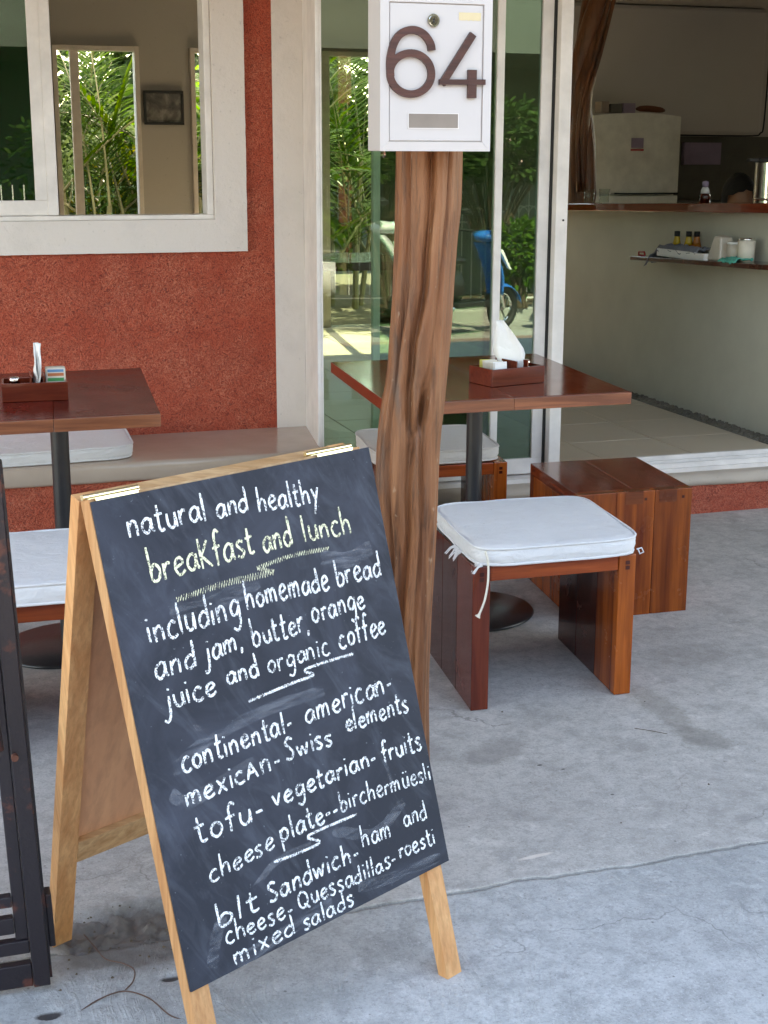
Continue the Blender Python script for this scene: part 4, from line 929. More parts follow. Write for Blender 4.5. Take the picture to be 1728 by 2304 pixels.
def flat_stroke(pts, w_, y0, y1, mbk, closed=False):
    n = len(pts); L_ = []; R__ = []
    for i in range(n):
        a = pts[(i - 1) % n] if (closed or i > 0) else pts[i]; b = pts[(i + 1) % n] if (closed or i < n - 1) else pts[i]
        d = Vector((b[0] - a[0], b[1] - a[1])); d.normalize(); nn = Vector((-d.y, d.x)) * w_ / 2
        L_.append((pts[i][0] + nn.x, pts[i][1] + nn.y)); R__.append((pts[i][0] - nn.x, pts[i][1] - nn.y))
    P = []
    for i in range(n): P += [(L_[i][0], y0, L_[i][1]), (R__[i][0], y0, R__[i][1]), (R__[i][0], y1, R__[i][1]), (L_[i][0], y1, L_[i][1])]
    F = []
    for i in range(n if closed else n - 1):
        j = (i + 1) % n
        for q in range(4): F.append((i * 4 + q, i * 4 + (q + 1) % 4, j * 4 + (q + 1) % 4, j * 4 + q))
    if not closed: F += [(0, 3, 2, 1), ((n - 1) * 4, (n - 1) * 4 + 1, (n - 1) * 4 + 2, (n - 1) * 4 + 3)]
    mbk.add(P, F)
k = MB()
cx6, cz6 = q2(727, 422); rx6 = 118 * .3858 * .000874; rz6 = 120 * .3858 * .00077
ring = [(cx6 + rx6 * cos(2 * pi * i / 48), cz6 + rz6 * sin(2 * pi * i / 48)) for i in range(48)]
flat_stroke(ring, .0132, yd - .0075, yd, k, True)
arc = [q2(*p) for p in [(612, 440), (608, 380), (612, 320), (628, 255), (655, 205), (692, 177), (730, 167), (768, 173), (800, 192), (825, 222), (840, 252), (845, 284)]]
arc = [(p.x, p.y) for p in catmull([(a[0], a[1], 0) for a in arc], 4)]
flat_stroke(arc, .0135, yd - .0078, yd - .0001, k)
k.build('numeral_six', 'number', mbx, world=True)
k = MB(); flat_stroke([q2(1082, 182), q2(905, 480)], .0135, yd - .0075, yd, k); flat_stroke([q2(890, 468), q2(1157, 464)], .0095, yd - .0078, yd - .0002, k); flat_stroke([q2(1080, 392), q2(1080, 560)], .0165, yd - .0082, yd - .0004, k)
k.build('numeral_four', 'number', mbx, world=True)
lx, lz = q2(855, 108)
k = MB(); k.tube([(lx, yd + .001, lz), (lx, yd - .004, lz)], .0115, 28); k.build('lock', 'steel', mbx, world=True)
k = MB(); k.tube([(lx, yd - .004, lz), (lx, yd - .0052, lz)], .0085, 24); k.build('lock', 'chrome', mbx, world=True)
k = MB(); k.box(lx - .0012, yd - .0058, lz - .004, lx + .0012, yd - .005, lz + .003); k.build('keyhole', 'rubber', mbx, world=True)
a1, a2 = q2(1003, 104), q2(1131, 55); k = MB()
P_ = []; n = 14
for i in range(n + 1):
    x = a1[0] + (a2[0] - a1[0]) * i / n; P_ += [(x, yd - .0006, a1[1] + .0016 * nz(x * 300, 2) + .0008), (x, yd - .0006, a2[1])]
k.add(P_, [(2 * i, 2 * i + 2, 2 * i + 3, 2 * i + 1) for i in range(n)]); k.build('old_tape', 'tape', mbx, world=True)
a1, a2 = q2(720, 742), q2(1006, 657); k = MB(); k.box(a1[0], yd - .001, a1[1], a2[0], yd + .0, a2[1]); k.build('name_window', 'greytin', mbx, world=True)
k = MB(); k.box(a1[0] - .0012, yd - .0016, a1[1] - .0012, a2[0] + .0012, yd - .0002, a1[1]); k.box(a1[0] - .0012, yd - .0016, a2[1], a2[0] + .0012, yd - .0002, a2[1] + .0012); k.box(a1[0] - .0012, yd - .0016, a1[1], a1[0], yd - .0002, a2[1]); k.box(a2[0], yd - .0016, a1[1], a2[0] + .0012, yd - .0002, a2[1])
k.build('name_window_rim', 'frame', mbx, world=True)

# ================================================================== CHALKBOARD
ab = thing('chalkboard_sign', 'pine A-frame chalkboard with the handwritten breakfast and lunch menu', 'chalkboard', (.5, 2.15, 0))
O_ = Vector((.3385, 1.8682, 0)); ya, ti = .4949, .2715
EX = Vector((cos(ya), sin(ya), 0)); NB = Vector((-sin(ya), cos(ya), 0))
EU = NB * sin(ti) + Vector((0, 0, cos(ti))); EN = EU.cross(EX) * -1   # EN points away from the viewer
EN = EN if EN.dot(NB) > 0 else -EN
def bd(u, v, n=0): return tuple(O_ + EX * u + EU * v + EN * n)
def bbox(m, u0, v0, n0, u1, v1, n1): m.hexa([bd(u0, v0, n0), bd(u1, v0, n0), bd(u1, v0, n1), bd(u0, v0, n1), bd(u0, v1, n0), bd(u1, v1, n0), bd(u1, v1, n1), bd(u0, v1, n1)])
k = MB(); bbox(k, 0.0012, .1962, 0, .5804, .9408, .005)
o = k.build('blackboard_panel', 'board', ab, world=True, bevel=.0008)
for x0 in (0, .5265):
    k = MB(); bbox(k, x0, -.006, .0053, x0 + .037, .945, .027); k.build('front_leg', 'pine', ab, world=True, bevel=.001)
for v0, v1 in ((.905, .945), (.205, .245)):
    k = MB(); bbox(k, .0374, v0, .0055, .5261, v1 - .0004, .0265); k.build('front_rail', 'pinex', ab, world=True, bevel=.001)
TL = O_ + EU * .945 + EN * .030; BLr = Vector((.150, 2.432, 0))
def rr_(u, v, n=0):   # rear frame: v 0 ground .. 1 top
    p = BLr.lerp(TL, v) + EX * u * (1 - .0 * v); d = (TL - BLr).normalized(); nn = EX.cross(d).normalized()
    if nn.dot(NB) < 0: nn = -nn
    return tuple(p + nn * n)
def rbox(m, u0, v0, n0, u1, v1, n1): m.hexa([rr_(u0, v0, n0), rr_(u1, v0, n0), rr_(u1, v0, n1), rr_(u0, v0, n1), rr_(u0, v1, n0), rr_(u1, v1, n0), rr_(u1, v1, n1), rr_(u0, v1, n1)])
for x0 in (0, .5265):
    k = MB(); rbox(k, x0, 0, 0, x0 + .040, 1, .022); k.build('rear_leg', 'pine', ab, world=True, bevel=.001)
for v0, v1 in ((.958, .9995), (.205, .255)):
    k = MB(); rbox(k, .0404, v0, .0003, .5261, v1, .0215); k.build('rear_rail', 'pinex', ab, world=True, bevel=.001)
k = MB(); rbox(k, .0402, .2553, .013, .5263, .9577, .018); k.build('rear_panel', 'ply', ab, world=True)
for u0, u1 in ((-.003, .098), (.445, .552)):
    k = MB(); k.tube([bd(u0, .9495, .016), bd(u1, .9495, .016)], .0042, 12); bbox(k, u0 + .004, .9452, .006, u1 - .004, .9462, .026)
    bbox(k, u0 + .012, .9412, -.0007, u1 - .012, .9455, .003)
    k.build('hinge', 'brass', ab, world=True)

# handwriting: (width, strokes) with x-height 1
GL = {
 'a': (.85, [[(.74, .82), (.48, 1), (.15, .72), (.1, .3), (.34, .02), (.62, .28), (.76, .9)], [(.77, .98), (.76, .35), (.88, .02)]]),
 'b': (.82, [[(.1, 1.95), (.12, .05)], [(.12, .55), (.42, .92), (.74, .6), (.62, .1), (.3, -.04), (.12, .12)]]),
 'c': (.75, [[(.7, .88), (.42, 1.02), (.12, .62), (.16, .16), (.45, -.02), (.76, .14)]]),
 'd': (.85, [[(.72, .72), (.45, .92), (.12, .6), (.12, .18), (.4, 0), (.72, .3)], [(.70, 1.9), (.73, .9), (.75, .02)]]),
 'e': (.78, [[(.12, .45), (.45, .55), (.70, .72), (.5, 1.0), (.2, .82), (.1, .4), (.3, .02), (.55, .02), (.8, .22)]]),
 'f': (.62, [[(.68, 1.72), (.48, 1.9), (.3, 1.6), (.28, .8), (.26, -.1)], [(.02, .92), (.6, 1.0)]]),
 'g': (.85, [[(.72, .85), (.42, 1), (.12, .65), (.2, .2), (.5, .15), (.74, .6)], [(.75, .98), (.74, -.3), (.5, -.8), (.15, -.62)]]),
 'h': (.85, [[(.1, 1.95), (.12, 0)], [(.12, .55), (.4, .95), (.66, .78), (.72, 0)]]),
 'i': (.28, [[(.12, .98), (.14, 0)], [(.12, 1.38), (.15, 1.5)]]),
 'j': (.42, [[(.30, .98), (.28, -.3), (.08, -.75), (-.18, -.62)], [(.3, 1.38), (.33, 1.5)]]),
 'k': (.85, [[(.1, 1.9), (.12, 0)], [(.72, 1.35), (.16, .62)], [(.18, .66), (.78, 0)]]),
 'l': (.3, [[(.12, 1.9), (.15, 0)]]),
 'm': (1.2, [[(.08, 1), (.1, 0)], [(.1, .6), (.32, .98), (.5, .8), (.52, 0)], [(.52, .6), (.76, .98), (.95, .8), (1.0, 0)]]),
 'n': (.82, [[(.1, 1), (.12, 0)], [(.12, .6), (.4, .98), (.64, .78), (.68, 0)]]),
 'o': (.8, [[(.42, 1), (.14, .7), (.14, .25), (.42, 0), (.7, .3), (.68, .75), (.40, .99)]]),
 'p': (.82, [[(.1, 1), (.14, -.85)], [(.12, .7), (.42, 1.0), (.72, .7), (.6, .2), (.3, .05), (.14, .2)]]),
 'r': (.6, [[(.1, 1), (.12, 0)], [(.12, .6), (.34, .95), (.6, .92)]]),
 's': (.66, [[(.62, .9), (.36, 1.02), (.12, .8), (.35, .52), (.58, .25), (.36, -.02), (.06, .1)]]),
 't': (.6, [[(.26, 1.7), (.26, .25), (.42, .0), (.62, .1)], [(.02, 1.05), (.58, 1.12)]]),
 'u': (.82, [[(.1, .98), (.12, .3), (.36, .0), (.62, .25), (.68, .98)], [(.68, .98), (.74, 0)]]),
 'ü': (.82, [[(.1, .98), (.12, .3), (.36, .0), (.62, .25), (.68, .98)], [(.68, .98), (.74, 0)], [(.22, 1.35), (.23, 1.5)], [(.55, 1.35), (.56, 1.5)]]),
 'v': (.75, [[(.06, 1), (.34, 0)], [(.34, 0), (.68, 1.05)]]),
 'w': (1.1, [[(.06, 1), (.28, 0)], [(.28, 0), (.52, .85)], [(.52, .85), (.74, 0)], [(.74, 0), (1.02, 1.05)]]),
 'x': (.75, [[(.06, 1), (.68, 0)], [(.68, 1), (.06, 0)]]),
 'y': (.78, [[(.06, 1), (.38, .25)], [(.70, 1.05), (.38, .2), (.12, -.8)]]),
 'A': (.95, [[(.06, 0), (.45, 1.25)], [(.45, 1.25), (.84, -.05)], [(.2, .45), (.7, .5)]]),
 'K': (.9, [[(.1, 1.7), (.12, 0)], [(.75, 1.5), (.16, .68)], [(.18, .7), (.85, 0)]]),
 'S': (.85, [[(.75, 1.5), (.42, 1.68), (.12, 1.35), (.45, .85), (.72, .4), (.42, -.03), (.06, .12)]]),
 'Q': (1.15, [[(.55, 1.55), (.16, 1.1), (.18, .3), (.55, -.02), (.98, .4), (.95, 1.15), (.52, 1.56)], [(.6, .35), (1.1, -.2)]]),
 '-': (.55, [[(.08, .52), (.5, .56)]]),
 ',': (.3, [[(.16, .12), (.08, -.3)]]),
}
WORDS = [('natural', .052, .879, .204, .878, .0241), ('and', .222, .877, .289, .877, .0208), ('healthy', .308, .873, .444, .867, .0222),
 ('breaKfast', .076, .804, .284, .809, .0261), ('and', .302, .807, .367, .809, .0238), ('lunch', .391, .808, .503, .801, .0234),
 ('including', .05, .716, .231, .718, .0245), ('homemade', .245, .726, .425, .721, .0226), ('bread', .444, .721, .551, .719, .0229),
 ('and', .05, .66, .128, .662, .0224), ('jam,', .146, .663, .223, .668, .0209), ('butter,', .243, .665, .365, .663, .0217), ('orange', .375, .674, .498, .673, .0215),
 ('juice', .056, .612, .155, .611, .0200), ('and', .178, .621, .244, .616, .0185), ('organic', .262, .616, .399, .616, .0180), ('coffee', .422, .618, .535, .619, .0215),
 ('continental-', .063, .514, .29, .516, .0201), ('american-', .318, .518, .525, .52, .0210), ('mexicAn-', .057, .462, .251, .467, .0195), ('Swiss', .263, .472, .366, .47, .0185), ('elements', .401, .481, .552, .476, .0185),
 ('tofu-', .064, .404, .199, .4, .0205), ('vegetarian-', .22, .41, .456, .41, .0188), ('fruits', .469, .41, .568, .402, .0195),
 ('cheese', .072, .338, .205, .348, .0176), ('plate--', .221, .352, .351, .354, .0185), ('birchermüesli', .356, .359, .575, .347, .0168),
 ('blt', .07, .269, .153, .268, .0185), ('Sandwich-', .175, .269, .374, .272, .0185), ('ham', .387, .287, .456, .282, .0179), ('and', .49, .288, .548, .284, .0177),
 ('cheese-', .079, .238, .216, .235, .0159), ('Quessadillas-', .23, .237, .456, .233, .0160), ('roesti', .464, .24, .555, .236, .0165),
 ('mixed', .088, .2035, .214, .2045, .0165), ('salads', .231, .203, .344, .203, .0155)]
LIFT = [0]
def ribbon(m, pts, w_, jit=.34):
    n = len(pts)
    if n < 2: return
    LIFT[0] += 1; h = -.00025 - .000004 * (LIFT[0] % 60); P = []
    for i, p in enumerate(pts):
        a = pts[max(i - 1, 0)]; b = pts[min(i + 1, n - 1)]; dx, dy = b[0] - a[0], b[1] - a[1]; L = sqrt(dx * dx + dy * dy) or 1
        ww = w_ / 2 * (1 + jit * nz(p[0] * 400, p[1] * 400, LIFT[0])) * (.75 if i in (0, n - 1) else 1)
        P += [bd(p[0] - dy / L * ww, p[1] + dx / L * ww, h), bd(p[0] + dy / L * ww, p[1] - dx / L * ww, h)]
    m.add(P, [(2 * i, 2 * i + 1, 2 * i + 3, 2 * i + 2) for i in range(n - 1)])
def write(m, word, u0, v0, u1, v1, xh, w_=.0046):
    gap = .16; tot = sum(GL[c][0] for c in word) + gap * (len(word) - 1); sx = (u1 - u0) / tot; x = 0
    for ci, c in enumerate(word):
        wd, st = GL[c]; jx, jy, js_ = random.uniform(-.05, .05), random.uniform(-.07, .07), random.uniform(.92, 1.1); sl = random.uniform(-.03, .06)
        for s_ in st:
            pts = [(x + (px_ + jx + sl * py_), py_ * js_ + jy) for px_, py_ in s_]
            P = [(u0 + px_ * sx, v0 + (v1 - v0) * px_ / tot + py_ * xh) for px_, py_ in pts]
            if len(P) > 2: P = [(q.x, q.y) for q in catmull([(p[0], p[1], 0) for p in P], 5)]
            else: P = [(P[0][0] + (P[1][0] - P[0][0]) * t_ / 4 + .0003 * nz(t_ + x, 3), P[0][1] + (P[1][1] - P[0][1]) * t_ / 4) for t_ in range(5)]
            ribbon(m, P, w_)
        x += wd + gap
LINES = [(0, 3, 'chalk'), (3, 6, 'chalky'), (6, 9, 'chalk'), (9, 13, 'chalk'), (13, 17, 'chalk'), (17, 19, 'chalk'), (19, 22, 'chalk'), (22, 25, 'chalk'), (25, 28, 'chalk'), (28, 32, 'chalk'), (32, 35, 'chalk'), (35, 37, 'chalk')]
for a0, a1_, mt in LINES:
    for wd in WORDS[a0:a1_]:
        k = MB(); write(k, *wd, w_=.0046 if wd[5] > .018 else .0038)
        o = k.build('chalk_word', mt, ab, world=True)
def hatch(m, P, amp, pitch):
    P = [(q.x, q.y) for q in catmull([(p[0], p[1], 0) for p in P], 10)] if len(P) > 2 else P
    out = []; s_ = 0; sg = 1; last = P[0]
    for a, b in zip(P, P[1:]):
        L = sqrt((b[0] - a[0]) ** 2 + (b[1] - a[1]) ** 2); n = max(1, int(L / pitch))
        for i in range(n):
            t_ = i / n; x = a[0] + (b[0] - a[0]) * t_; y = a[1] + (b[1] - a[1]) * t_; am = amp * (1 + .5 * nz(x * 90, y * 90))
            out.append((x + sg * .0008, y + sg * am)); sg = -sg
    ribbon(m, out, .0024)
sm = N('chalk_dust_smear'); v_ = sm.co((1, 1, 1)); sm.fin((.62, .66, .74), .95)
al = sm.ramp(sm.noise(sm.co((9, 9, 60)), 1.2, 5, .7, .6), [(.42, 0.), (.75, .20)]); sm.l(al, sm.b.inputs['Alpha']); MAT['smear'] = sm.m
for P, w_ in (([(.045, .52), (.12, .548), (.25, .562), (.37, .56)], .020), ([(.035, .49), (.06, .47), (.12, .476), (.2, .49)], .022), ([(.10, .575), (.13, .555), (.10, .535), (.06, .53)], .009), ([(.33, .335), (.42, .30), (.50, .33)], .02),
              ([(.045, .215), (.06, .25), (.085, .29)], .022), ([(.15, .30), (.2, .325), (.28, .33)], .012), ([(.36, .225), (.45, .215), (.56, .21)], .018), ([(.09, .205), (.2, .215), (.3, .225)], .020), ([(.10, .76), (.16, .745), (.28, .765)], .03), ([(.42, .775), (.48, .76), (.54, .77)], .028), ([(.46, .43), (.475, .40), (.48, .37)], .008)):
    k = MB(); LIFT[0] = -40; ribbon(k, [(q.x, q.y) for q in catmull([(p[0], p[1], 0) for p in P], 8)], w_, .2); k.build('chalk_smear', 'smear', ab, world=True)
LIFT[0] = 0
ZZ = [([(.4413, .7869), (.3609, .7905), (.2818, .7854)], .0032, 'chalky'), ([(.2818, .7854), (.30, .778), (.3149, .772)], .0035, 'chalky'), ([(.3149, .772), (.26, .7735), (.2099, .7745), (.1127, .7694)], .0042, 'chalky'),
      ([(.4507, .6033), (.3658, .6051), (.3374, .602), (.355, .5907), (.307, .5894), (.2121, .5844)], .0022, 'chalk'), ([(.3878, .3435), (.3001, .3446), (.2757, .3415), (.2986, .3256), (.2519, .324), (.1989, .3272)], .0020, 'chalk')]
for P, am, mt in ZZ:
    k = MB(); hatch(k, P, am, .0021)
    if am < .003: ribbon(k, [(q.x, q.y) for q in catmull([(p[0], p[1], 0) for p in P], 6)], .0036)
    k.build('chalk_underline', mt, ab, world=True)

# ================================================================== IRON GATE (left edge)
gt = thing('iron_gate', 'dark brown painted iron gate folded open at the left edge', 'gate', (.0, 2.3, 0))
k = MB(); k.box(.106, 2.290, .012, .134, 2.318, 2.3); k.build('gate_post', 'iron', gt, world=True, bevel=.002)
k = MB(); k.box(.084, 2.300, .10, .1055, 2.325, 2.3); k.build('gate_post', 'iron', gt, world=True, bevel=.002)
k = MB(); k.box(.1345, 2.302, .02, .1385, 2.330, .93); k.build('edge_angle', 'iron', gt, world=True)
k = MB(); k.box(.104, 2.285, .93, .112, 2.29, 2.2); k.build('edge_angle', 'rust', gt, world=True)
for z0, z1 in ((.012, .055), (.075, .10), (.115, .145), (.165, .185), (1.9, 1.93)):
    k = MB(); k.box(-.8, 2.296, z0, .0835 if z0 > .1 else .1055, 2.314, z1); k.build('gate_rail', 'iron', gt, world=True, bevel=.002)
for x in (-.12, -.32, -.52, -.72):
    k = MB(); k.box(x, 2.299, .186, x + .016, 2.311, 1.9); k.build('gate_bar', 'iron', gt, world=True)
k = MB(); k.box(.139, 2.315, .07, .150, 2.345, .17); k.build('latch_bracket', 'iron', gt, world=True, bevel=.002)
k = MB(); k.tube(catmull([(.045, 2.26, .66), (.075, 2.255, .64), (.088, 2.25, .58), (.086, 2.25, .52), (.088, 2.25, .47)], 5), .008, 8); k.build('pull_handle', 'iron', gt, world=True, smooth=True)
k = MB(); k.tube([(.112, 2.289, .44), (.112, 2.280, .44)], .006, 10); k.build('bolt', 'rust', gt, world=True)

for o in gt.children:
    for vtx in o.data.vertices: vtx.co.x -= .034 * vtx.co.z
# wires on the ground and small debris
k = MB(); k.tube(catmull([(.208, 2.455, .004), (.222, 2.40, .006), (.235, 2.36, .004), (.262, 2.325, .010), (.278, 2.305, .006), (.272, 2.275, .003), (.256, 2.255, .001)], 6), .0013, 6)
tag(k.build('rusty_wire', 'wire', None), 'short bent rusty wire lying over the broken concrete patch', 'wire')
k = MB(); k.tube(catmull([(.175, 2.219, -.003), (.21, 2.238, .002), (.252, 2.243, .006), (.29, 2.212, .004), (.318, 2.155, .000), (.35, 2.14, -.004), (.40, 2.15, -.004)], 6), .0013, 6)
tag(k.build('rusty_wire', 'wire', None), 'longer rusty wire curving towards the foot of the chalkboard', 'wire')
k = MB()
for i in range(70):
    x = random.uniform(.12, .45); y = random.uniform(2.28, 2.56); s_ = random.uniform(.001, .0035)
    if random.random() < .2: x = random.uniform(.9, 2.2); y = random.uniform(2.5, 3.6)
    P = [(x + s_ * cos(q * 1.25 + i), y + s_ * sin(q * 1.25 + i), .0) for q in range(5)]; k.add(P + [(x, y, s_ * 1.1)], [(q, (q + 1) % 5, 5) for q in range(5)])
tag(k.build('grit', 'bark'), 'scattered crumbs of grit on the concrete', 'grit', kind='stuff')
k = MB(); k.tube(catmull([(1.64, 3.05, .002), (1.665, 3.022, .004), (1.70, 2.99, .003)], 3), .0008, 5); tag(k.build('twig', 'bark'), 'thin dark twig lying on the stained concrete right of the stool', 'twig')

# ================================================================== GARDEN BEHIND (seen through the rooms)
def frond(mf, ms, base, az, el, L, droop, nl, W=.016, ll=.34):
    p = Vector(base); d = Vector((cos(az) * cos(el), sin(az) * cos(el), sin(el))); pts = [p.copy()]; st = 14
    for i in range(st):
        d = (d + Vector((0, 0, -droop / st * (.4 + 1.6 * i / st)))).normalized(); p = p + d * (L / st); pts.append(p.copy())
    ms.tube(pts, [.010 * (1 - .85 * i / st) + .0015 for i in range(st + 1)], 5)
    for i in range(nl):
        t_ = .14 + .86 * i / (nl - 1); q = t_ * st; a = min(int(q), st - 1); pp = pts[a].lerp(pts[a + 1], q - a); dd = (pts[a + 1] - pts[a]).normalized()
        sd_ = dd.cross(Vector((0, 0, 1)))
        if sd_.length < .05: sd_ = Vector((sin(az), -cos(az), 0))
        sd_.normalize(); l_ = ll * (sin(pi * (.18 + .78 * t_)) * .8 + .25) * random.uniform(.85, 1.1)
        for s_ in (-1, 1):
            ld = (sd_ * s_ * .8 + dd * .75 + Vector((0, 0, .22 + random.uniform(-.1, .12)))).normalized()
            mf.leaf(pp, ld, Vector((0, 0, 1)) + sd_ * s_ * .3, l_, W, .28)
def palm(label, x, y, z, n, Lf, stemh, seed, mat='leafA', el0=.65):
    random.seed(seed)
    t = thing('areca_palm', label, 'palm', (x, y, z), 0, 'palms in the garden behind the cafe'); mf, ms = MB(), MB()
    for i in range(n):
        bx_, by_ = x + random.gauss(0, .10), y + random.gauss(0, .10); h = z + stemh * random.uniform(.3, 1.1)
        lean = random.uniform(-.1, .1)
        if i % 3 == 0: ms.tube([(bx_, by_, z), (bx_ + lean * .5, by_, (z + h) / 2), (bx_ + lean, by_, h)], [.028, .024, .018], 7)
        az_ = random.uniform(0, 6.28); az_ = -az_ if by_ + sin(az_) * Lf * .8 < 10.35 else az_
        by_ = max(by_, 10.6)
        frond(mf, ms, (bx_ + lean, by_, h), az_, random.uniform(el0 - .2, 1.4), Lf * random.uniform(.75, 1.15), random.uniform(.7, 1.5), 26)
    mf.build('fronds', mat, t, world=True); ms.build('stems', 'stem', t, world=True)
palm('areca palm filling the left garden door', 1.02, 11.1, .1, 15, 1.5, .9, 3)
palm('areca palm with long dark fronds behind the middle of the left garden door', 1.40, 10.95, .1, 15, 1.7, 1.0, 5)
palm('areca palm beyond the framed picture', 1.95, 11.2, .1, 14, 1.6, .9, 8)
palm('areca palm at the far left of the garden', .35, 11.3, .1, 12, 1.6, .9, 11)
palm('areca palm behind the glass door', 2.85, 11.25, .1, 13, 1.5, 1.1, 13)
palm('pale areca palm deep in the garden', 1.7, 13.1, .1, 13, 1.9, 1.3, 17, 'leafB')
palm('areca palm at the garden corner by the kitchen', 3.7, 12.3, .1, 12, 1.8, 1.2, 19)
def shrub(name, label, cat, x, y, z, rx, ry, rz_, n, L, W, mat, seed, group=None, flowers=0, stemh=.4):
    random.seed(seed); t = thing(name, label, cat, (x, y, z), 0, group); k = MB(); ms = MB(); fl_ = MB()
    cl_n = max(6, n // 90); C_ = []
    for i in range(cl_n):
        a = random.uniform(0, 6.28); b = random.uniform(-.7, 1.); r = random.random() ** .4
        C_.append(Vector((x + rx * r * cos(a) * sqrt(max(0, 1 - b * b)), y + ry * r * sin(a) * sqrt(max(0, 1 - b * b)), z + stemh + rz_ * (1 + b * .95))))
    for c in C_: ms.tube(catmull([(x + random.gauss(0, .03), y + random.gauss(0, .03), z), (x + (c.x - x) * .3, y + (c.y - y) * .3, z + (c.z - z) * .55), tuple(c)], 4), [.014 * (1 - .08 * q) for q in range(9)], 5)
    for i in range(n):
        c = random.choice(C_); p = c + Vector((random.gauss(0, rx * .2), random.gauss(0, ry * .2), random.gauss(0, rz_ * .16)))
        d = (p - c).normalized() + Vector((random.gauss(0, .4), random.gauss(0, .4), random.gauss(0, .4) + .1))
        k.leaf(p, d, Vector((random.gauss(0, .5), random.gauss(0, .5), 1)), L * random.uniform(.6, 1.2), W * random.uniform(.7, 1.1), .15)
    for i in range(flowers):
        c = random.choice(C_); p = c + Vector((random.gauss(0, rx * .22), random.gauss(0, ry * .2), random.gauss(0, rz_ * .18)))
        for q in range(7): fl_.leaf(p, Vector((random.gauss(0, 1), random.gauss(0, 1), random.gauss(0, 1))), Vector((0, 0, 1)), .04, .016, 0, 1)
    k.build('foliage', mat, t, world=True); ms.build('stems', 'bark', t, world=True)
    if flowers: fl_.build('blossom', 'flower', t, world=True)
shrub('yellow_shrub', 'yellow leaved shrub glowing behind the left garden door', 'shrub', 1.62, 11.9, .1, .55, .4, .45, 1500, .10, .022, 'leafY', 21)
shrub('garden_shrub', 'green shrub behind the left garden door', 'shrub', .8, 12.4, .1, .7, .5, .7, 1800, .12, .028, 'leafB', 22)
shrub('garden_shrub', 'tall green shrub behind the glass door in the garden', 'shrub', 2.5, 12.3, .1, .7, .5, .8, 1800, .12, .028, 'leafC', 23)
def banana(label, x, y, z, seed, n=7, L=.9, facing=None):
    random.seed(seed); t = thing('banana_plant', label, 'plant', (x, y, z)); ms = MB(); ms.tube([(x, y, z), (x, y, z + .7)], [.05, .035], 9); ms.build('stem', 'stem', t, world=True)
    for i in range(n):
        az = random.uniform(0, 6.28) if facing is None else facing + random.uniform(-1.2, 1.2); el = random.uniform(.6, 1.2); d = Vector((cos(az) * cos(el), sin(az) * cos(el), sin(el))); p = Vector((x, y, z + .6)); k = MB(); st = 10; ctr = [p.copy()]
        for q in range(st): d = (d + Vector((0, 0, -.16))).normalized(); p = p + d * L / st; ctr.append(p.copy())
        vs = []; 
        for q, c in enumerate(ctr):
            tt_ = q / st; wdt = .14 * sin(pi * min(1, .08 + tt_ * .95)) ** .7; dd = (ctr[min(q + 1, st)] - ctr[max(q - 1, 0)]).normalized(); sd_ = dd.cross(Vector((0, 0, 1))).normalized(); u_ = sd_.cross(dd)
            vs += [c - sd_ * wdt + u_ * .03, c, c + sd_ * wdt + u_ * .03]
        k.add(vs, [(3 * q + a, 3 * q + a + 1, 3 * q + a + 4, 3 * q + a + 3) for q in range(st) for a in (0, 1)]); k.build('leaf', 'leafC', t, world=True, smooth=True)
banana('banana plant with broad bright leaves in the back garden', 2.25, 10.9, .1, 31)
for i, (x, y, h_) in enumerate(((-.6, 14.2, 1.0), (.9, 14.6, 1.2), (2.3, 14.3, 1.1), (3.8, 14.7, 1.2), (5.3, 14.3, 1.1), (-2.2, 14.5, 1.2))):
    shrub('tall_hedge_shrub', ['round dark hedge shrub left of the middle of the garden', 'taller hedge shrub behind the left garden door', 'hedge shrub straight behind the second garden door', 'hedge shrub right of the garden doors', 'hedge shrub behind the kitchen wall', 'hedge shrub at the far left end of the garden'][i], 'shrub', x, y, .1, .95, .5, h_, 3800, .16, .05, 'leafB', 70 + i, 'hedge shrubs at the end of the garden', 0, .15)
# garden boundary wall
t = thing('garden_wall', 'low dark garden wall far behind the palms', 'wall', (2, 16, 0)); k = MB(); k.box(-10, 17, 0, 16, 17.2, 1.5); k.build('wall_body', 'neigh', t, world=True)

# ================================================================== STREET SIDE (seen only as reflections in the door glass)
fn = thing('arched_fence', 'white metal fence of slim bars joined by small arches across the street', 'fence', (4, -3.3, -.1))
bm_ = MB(); bm_.tube([(0, 0, 0), (0, 0, 1.22)], .007, 6); b0 = None
xs_f = [-1.5 + .105 * i for i in range(90)]
for i, x in enumerate(xs_f):
    if b0 is None: b0 = bm_.build('fence_bar', 'fencep', fn); o = b0
    else: o = b0.copy(); COL.objects.link(o)
    o.location = (x - 4, 0, .0)
k = MB()
for i, x in enumerate(xs_f[:-2]):
    k.tube([(x - 4 + .105 - .105 * cos(q * pi / 8), 0, .93 + .09 * sin(q * pi / 8)) for q in range(9)], .005, 5)
k.box(xs_f[0] - 4, -.008, .10, xs_f[-1] - 4, .008, .12); k.box(xs_f[0] - 4, -.008, .86, xs_f[-1] - 4, .008, .875)
o = k.build('arch_band', 'fencep', fn); o['kind'] = 'stuff'
nb = thing('neighbour_house', 'grey-green house across the street with a porch added for shade', 'house', (4, -7, -.1))
k = MB(); k.box(-8, -7.2, -.3, 20, -7, 4.2); k.build('wall', 'neigh', nb, world=True)
k = MB(); k.box(-8, -7.0, 2.45, 20, -4.5, 2.65); k.build('porch_roof', 'neigh', nb, world=True)  # roof added to keep the house wall in shade
k = MB(); k.box(4.22, -4.7, -.3, 4.36, -4.56, 2.45); k.build('added_porch_post', 'neighr', nb, world=True)
